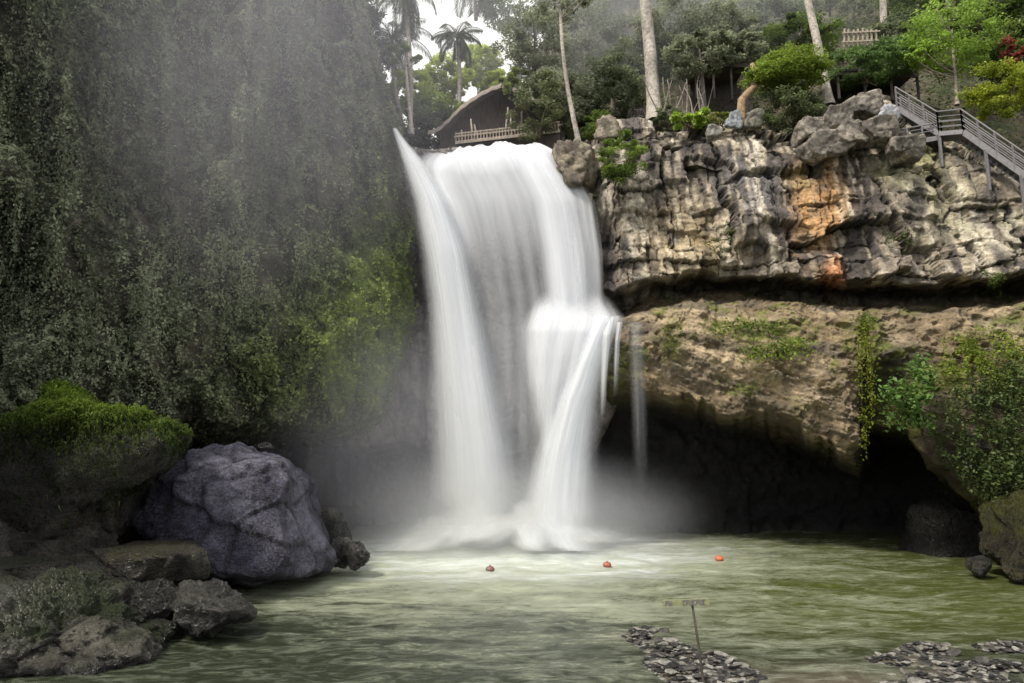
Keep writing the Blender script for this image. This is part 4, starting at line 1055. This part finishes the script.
# pale slab and rubble on the rim
boulder('stone_slab', [(744, 128), (746, 116), (760, 108), (763, 118), (758, 130)], 32.9, .3, 'stone', 'pale leaning stone slab at the foot of the dark shrub', 4, .2, .05, (.14, .14, .11), (.26, .25, .2), None, 21, cat='stone slab', boxy=True)
boulder('rock', [(728, 128), (730, 114), (738, 112), (741, 122), (738, 130)], 33.0, .3, 'stone', 'small bluish white rock left of the bent stub', 4, .3, .1, (.2, .22, .24), (.36, .39, .42), None, 22, cat='rock', boxy=True)
boulder('rock', [(704, 132), (710, 126), (720, 128), (722, 135), (706, 136)], 32.8, .3, 'stone', 'pale round rock on the rim beside the olive plant', 4, .3, .1, (.2, .19, .17), (.36, .34, .3), None, 23, cat='rock', boxy=True)
boulder('rock', [(876, 118), (880, 110), (892, 108), (900, 114), (896, 122), (880, 123)], 30.2, .4, 'stone', 'pale bluish rock on the slope left of the stairs', 4, .3, .1, (.26, .27, .3), (.42, .43, .47), None, 24, cat='rock', boxy=True)
boulder('rock', [(548, 172), (550, 150), (570, 146), (590, 152), (598, 170), (590, 186), (560, 180)], 35.2, .9, 'stone', 'tan rock block at the right end of the waterfall lip', 5, .4, .12, (.16, .13, .1), (.34, .29, .21), None, 25, cat='rock', boxy=True)
boulder('rock', [(600, 142), (596, 128), (602, 116), (610, 118), (612, 140)], 35, .4, 'stone', 'upright tan rock on the rim left of the bright shrub', 4, .4, .12, (.18, .15, .11), (.36, .31, .24), None, 26, cat='rock', boxy=True)
for k, (a_, b_, w_, h_, Y, wh) in enumerate([(812, 132, 22, 14, 31.2, 'at the foot of the rubble slope'), (840, 118, 20, 14, 31, 'halfway up the rubble slope'), (860, 108, 22, 13, 31, 'high on the rubble slope'), (850, 134, 24, 12, 30.4, 'low in the middle of the rubble slope'), (880, 132, 22, 12, 30, 'below the bluish rock'), (905, 150, 20, 12, 29.5, 'under the lower rail of the stairs'), (826, 146, 26, 12, 30.6, 'above the orange stained face')]):
    an = np.arange(8) / 8 * 2 * math.pi
    boulder('rock', [(a_ + w_ * math.cos(q) * (.8 + .3 * rng.random()), b_ + h_ * math.sin(q) * (.8 + .3 * rng.random())) for q in an], Y, .8, 'stone', 'brown grey rubble rock ' + wh, 5, .25, .10, (.12, .105, .09), (.34, .30, .25), None, 30 + k, group='rubble rocks left of the stairs', cat='rock', boxy=True)

# ------------------------------------------------------------------ hut
hy = 42
hut = empty('hut', P(495, 150, hy), 'thatched hut with a sweeping curved roof and railed deck above the falls', 'hut')
prof = np.array([(428, 131), (438, 128), (448, 119), (458, 108), (470, 99), (484, 90), (498, 84), (506, 83), (518, 90), (532, 97), (548, 101), (566, 108)], float)
prof2 = prof.copy(); prof2[:, 1] += 3.5
def roofsheet():
    VV = []
    n = len(prof); u = np.linspace(0, 1, 60)
    px_ = np.interp(u, np.linspace(0, 1, n), prof[:, 0]); py_ = np.interp(u, np.linspace(0, 1, n), prof[:, 1])
    ker = np.hanning(9); ker /= ker.sum(); py_ = np.convolve(np.pad(py_, 4, mode='edge'), ker, 'valid')
    rows = []
    for s_, dz, rise in ((0, -.28, 0), (0, 0, 0), (.25, 0, .55), (.5, 0, .95), (.75, 0, .75), (1, 0, .2), (1, -.28, .2)):
        q = PA(px_, py_, np.full(60, hy - 1.8))
        # a front edge, then up over the ridge and down at the back
        q[:, 1] += s_ * 5.0; q[:, 2] += rise * .8 + dz + .03 * np.sin(u * 90)
        q[:, 0] += s_ * .6
        rows.append(q)
    V = np.stack(rows); return V, gridF(len(rows), 60)
V, F = roofsheet(); rf = mesh('roof', V, F, M['thatch'], hut)
mdk = plain_mat('hut_wall', (.15, .12, .115), .9, var=.4, scale=3, stretch=(4, 4, .5))
# wall under the roof curve
pw = np.linspace(440, 560, 40); tpw = np.interp(pw, prof[:, 0], prof[:, 1]) + 2
A_ = PA(pw, tpw, np.full(40, hy + .2)); B_ = PA(pw, np.full(40, 150.), np.full(40, hy + .2))
mesh('wall', np.stack([A_, B_]), gridF(2, 40), mdk, hut)
dk_ = MB(); dk_.box(P(455, 143, hy - 1.9), P(560, 131, hy - 1.9), .1, .2); dk_.box(P(455, 143, hy - 1.0), P(560, 131, hy - 1.0), 1.8, .1)
dk_.build('deck', M['wood'], hut, smooth=False)
rail = MB()
rail.box(P(455, 134, hy - 1.9), P(560, 122, hy - 1.9), .07, .07)
rail.build('railing', M['wood'], hut, smooth=False)
rl = hut
for k in range(34):
    a_ = 456 + k * 3.1; yy = 143 - (a_ - 455) * 12 / 105
    MB().box(P(a_, yy, hy - 1.9), P(a_, yy - 9.3 - rng.random(), hy - 1.9), .06, .06).build('baluster', M['wood'], hut, smooth=False)
for a_, h_ in ((462, 12), (473, 22), (478, 16), (505, 30), (511, 24), (522, 26)):
    yy = 143 - (a_ - 455) * 12 / 105
    MB().tube([P(a_, yy, hy - 1.8), P(a_ + rng.normal() * 2, yy - h_, hy - 1.7)], [.07, .05], 8).build('post', M['bark'], hut, (.32, .28, .24))
# shaded masonry under the deck
A_ = PA(np.linspace(450, 560, 30), np.linspace(146, 134, 30), np.full(30, hy - 1.2)); B_ = PA(np.linspace(450, 560, 30), np.full(30, 165.), np.full(30, hy - 1.2))
mesh('plinth', np.stack([A_, B_]), gridF(2, 30), mdk, hut)

# two dark roofed boxes built to stand in for shaded hollows
def shade_box(px0, px1, pyt, pyb, Y, label):
    s_ = empty('shade_box', P((px0 + px1) / 2, pyb, Y), label, 'shade_box')
    a = P(px0, pyt, Y); b = P(px1, pyt + 2, Y)
    MB().box(a + np.array([0, -1.2, 0]), b + np.array([0, -1.2, 0]), .1, .35).box((a + b) / 2 + np.array([-(b[0] - a[0]) / 2, 0, .15]), (a + b) / 2 + np.array([(b[0] - a[0]) / 2, 0, .15]), 2.6, .12).build('roof', M['darkwood'], s_, smooth=False)
    A_ = PA(np.linspace(px0, px1, 20), np.full(20, float(pyt)), np.full(20, Y + 1.)); B_ = PA(np.linspace(px0, px1, 20), np.full(20, float(pyb)), np.full(20, Y + 1.))
    mesh('wall', np.stack([A_, B_]), gridF(2, 20), M['darkwood'], s_)
    for t in np.linspace(0, 1, 4):
        q = a * (1 - t) + b * t; q = q + np.array([0, -1.1, 0])
        MB().box(q, q - np.array([0, 0, (pyb - pyt) * Y / FPX]), .1, .1).build('post', M['darkwood'], s_, smooth=False)
shade_box(690, 742, 74, 112, 37.5, 'dark box standing in for the shaded hollow behind the bare branches')
shade_box(828, 905, 84, 112, 35, 'dark box standing in for the shade left of the top of the stairs')
# little fence high on the slope
fn = empty('fence', P(860, 48, 40), 'short grey wooden fence high on the slope above the layered shrub', 'fence')
for k in range(8):
    a_ = 844 + k * 4.6
    MB().box(P(a_, 47 - k * .3, 40), P(a_ + rng.normal() * .5, 28 + rng.random() * 2, 40), .09, .09).build('post', M['wood'], fn, smooth=False)
MB().box(P(842, 33, 39.9), P(880, 31, 39.9), .05, .09).box(P(842, 42, 39.9), P(880, 40, 39.9), .05, .09).build('rail', M['wood'], fn, smooth=False)

# ------------------------------------------------------------------ metal staircase
stair = empty('staircase', P(942, 157, 29.6), 'grey metal staircase with railings descending the rocks at right', 'staircase')
perp = np.array([.62, .78, 0]) * 1.25
def flight(a, b, steps, treads=True, far=True):
    a = np.array(a); b = np.array(b)
    for s_, off in ((0, np.zeros(3)), (1, perp)):
        if s_ and not far: continue
        MB().box(a + off, b + off, .06, .22).build('stringer', M['steel'], stair, smooth=False)
    if treads:
        for k in range(steps):
            t = (k + .5) / steps; q = a * (1 - t) + b * t + np.array([0, 0, .06])
            d = (b - a) / steps * .8; d[2] = 0
            MB().box(q - d * .0, q + perp, .28, .04).build('tread', M['steel'], stair, smooth=False)
def railing(a, b, posts, h=1.1, bars=4, off=np.zeros(3)):
    a = np.array(a) + off; b = np.array(b) + off; m_ = MB()
    for k in range(bars):
        z = np.array([0, 0, h * (1 - k * .235)])
        m_.tube([a + z, (a + b) / 2 + z, b + z], .034 if k == 0 else .022, 6)
    for k in range(posts):
        t = k / (posts - 1); q = a * (1 - t) + b * t
        m_.box(q - np.array([0, 0, .1]), q + np.array([0, 0, h]), .06, .06)
    m_.build('railing', M['steel'], stair, smooth=False)
A0 = P(897, 108, 31.4); A1 = P(939, 134, 30.0); B0 = P(963, 132, 29.3); B1 = P(1021, 173, 27.6)
B2 = B1 + (B1 - B0) * .8
flight(A0, A1, 8); flight(B0, B2, 18)
MB().box((A1 + perp * .0), B0, .12, .2).build('landing_beam', M['steel'], stair, smooth=False)
lm = (A1 + B0) / 2 + perp / 2
MB().box(A1 + perp / 2 + np.array([0, 0, .05]), B0 + perp / 2 + np.array([0, 0, .05]), 1.2, .05).build('landing', M['steel'], stair, smooth=False)
for off in (np.zeros(3), perp):
    railing(A0, A1, 4, off=off); railing(A1, B0, 2, off=off); railing(B0, B2, 7, off=off)
for q, zb in ((A1, 157), (B0 * .6 + B1 * .4, 188), (B1, 214)):
    for off in (np.zeros(3), perp):
        q_ = q + off
        MB().box(q_ - np.array([0, 0, .1]), q_ - np.array([0, 0, 1.6 + (zb - 157) * .012]), .1, .1).build('support_post', M['steel'], stair, smooth=False)
lp = empty('walkway', P(915, 146, 30.2), 'short railed metal walkway passing under the top flight of stairs', 'walkway')
stair_, stair = stair, lp
C0 = P(893, 146, 30.6); C1 = P(938, 138, 30.1)
flight(C0, C1, 6); railing(C0, C1, 4, .75, 3)
stair = stair_

# ------------------------------------------------------------------ light
w = bpy.data.worlds.new('World'); SC.world = w; w.use_nodes = True
nt = w.node_tree; nt.nodes.clear(); L = nt.links.new
SUN_EL, SUN_AZ = R(52), R(-128)      # azimuth from +Y toward +X: behind and to the left of the camera
sky = N(nt, 'ShaderNodeTexSky'); sky.sky_type = 'NISHITA'; sky.sun_disc = False
sky.sun_elevation = SUN_EL; sky.sun_rotation = SUN_AZ; sky.dust_density = 3; sky.air_density = 1.2
hs = N(nt, 'ShaderNodeHueSaturation', i_Saturation=.3, i_Value=1.6); L(sky.outputs[0], hs.inputs['Color'])
bg = N(nt, 'ShaderNodeBackground', i_Strength=.15); 
tcw = N(nt, 'ShaderNodeTexCoord'); cn = N(nt, 'ShaderNodeTexNoise', i_Scale=1.6, i_Detail=5, i_Roughness=.6); L(tcw.outputs['Generated'], cn.inputs['Vector'])
cm = N(nt, 'ShaderNodeMapRange', i_1=.3, i_2=.6, i_3=.72, i_4=.95); L(cn.outputs[0], cm.inputs[0])
wx = N(nt, 'ShaderNodeMix', data_type='RGBA'); wx.inputs[7].default_value = (8.6, 8.5, 8.4, 1)
L(cm.outputs[0], wx.inputs[0]); L(hs.outputs[0], wx.inputs[6]); L(wx.outputs[2], bg.inputs[0])
wo = N(nt, 'ShaderNodeOutputWorld'); L(bg.outputs[0], wo.inputs[0])
sl = bpy.data.lights.new('sun', 'SUN'); sl.energy = 4.0; sl.angle = R(8); sl.color = (1, .93, .80)
so = bpy.data.objects.new('sun', sl); COL.objects.link(so)
sd = Vector((math.sin(SUN_AZ) * math.cos(SUN_EL), math.cos(SUN_AZ) * math.cos(SUN_EL), math.sin(SUN_EL)))
so.rotation_euler = sd.to_track_quat('Z', 'Y').to_euler()
so.location = (-30, -20, 60)

SC.view_settings.view_transform = 'Standard'; SC.view_settings.look = 'None'; SC.view_settings.exposure = 0
SC.render.engine = 'CYCLES'
cy = SC.cycles
cy.use_denoising = True
try: cy.denoiser = 'OPENIMAGEDENOISE'
except Exception: pass
cy.max_bounces = 6; cy.diffuse_bounces = 3; cy.glossy_bounces = 2; cy.transmission_bounces = 3; cy.volume_bounces = 2; cy.transparent_max_bounces = 24
cy.volume_step_rate = 2.5; cy.volume_max_steps = 48
cy.caustics_reflective = False; cy.caustics_refractive = False
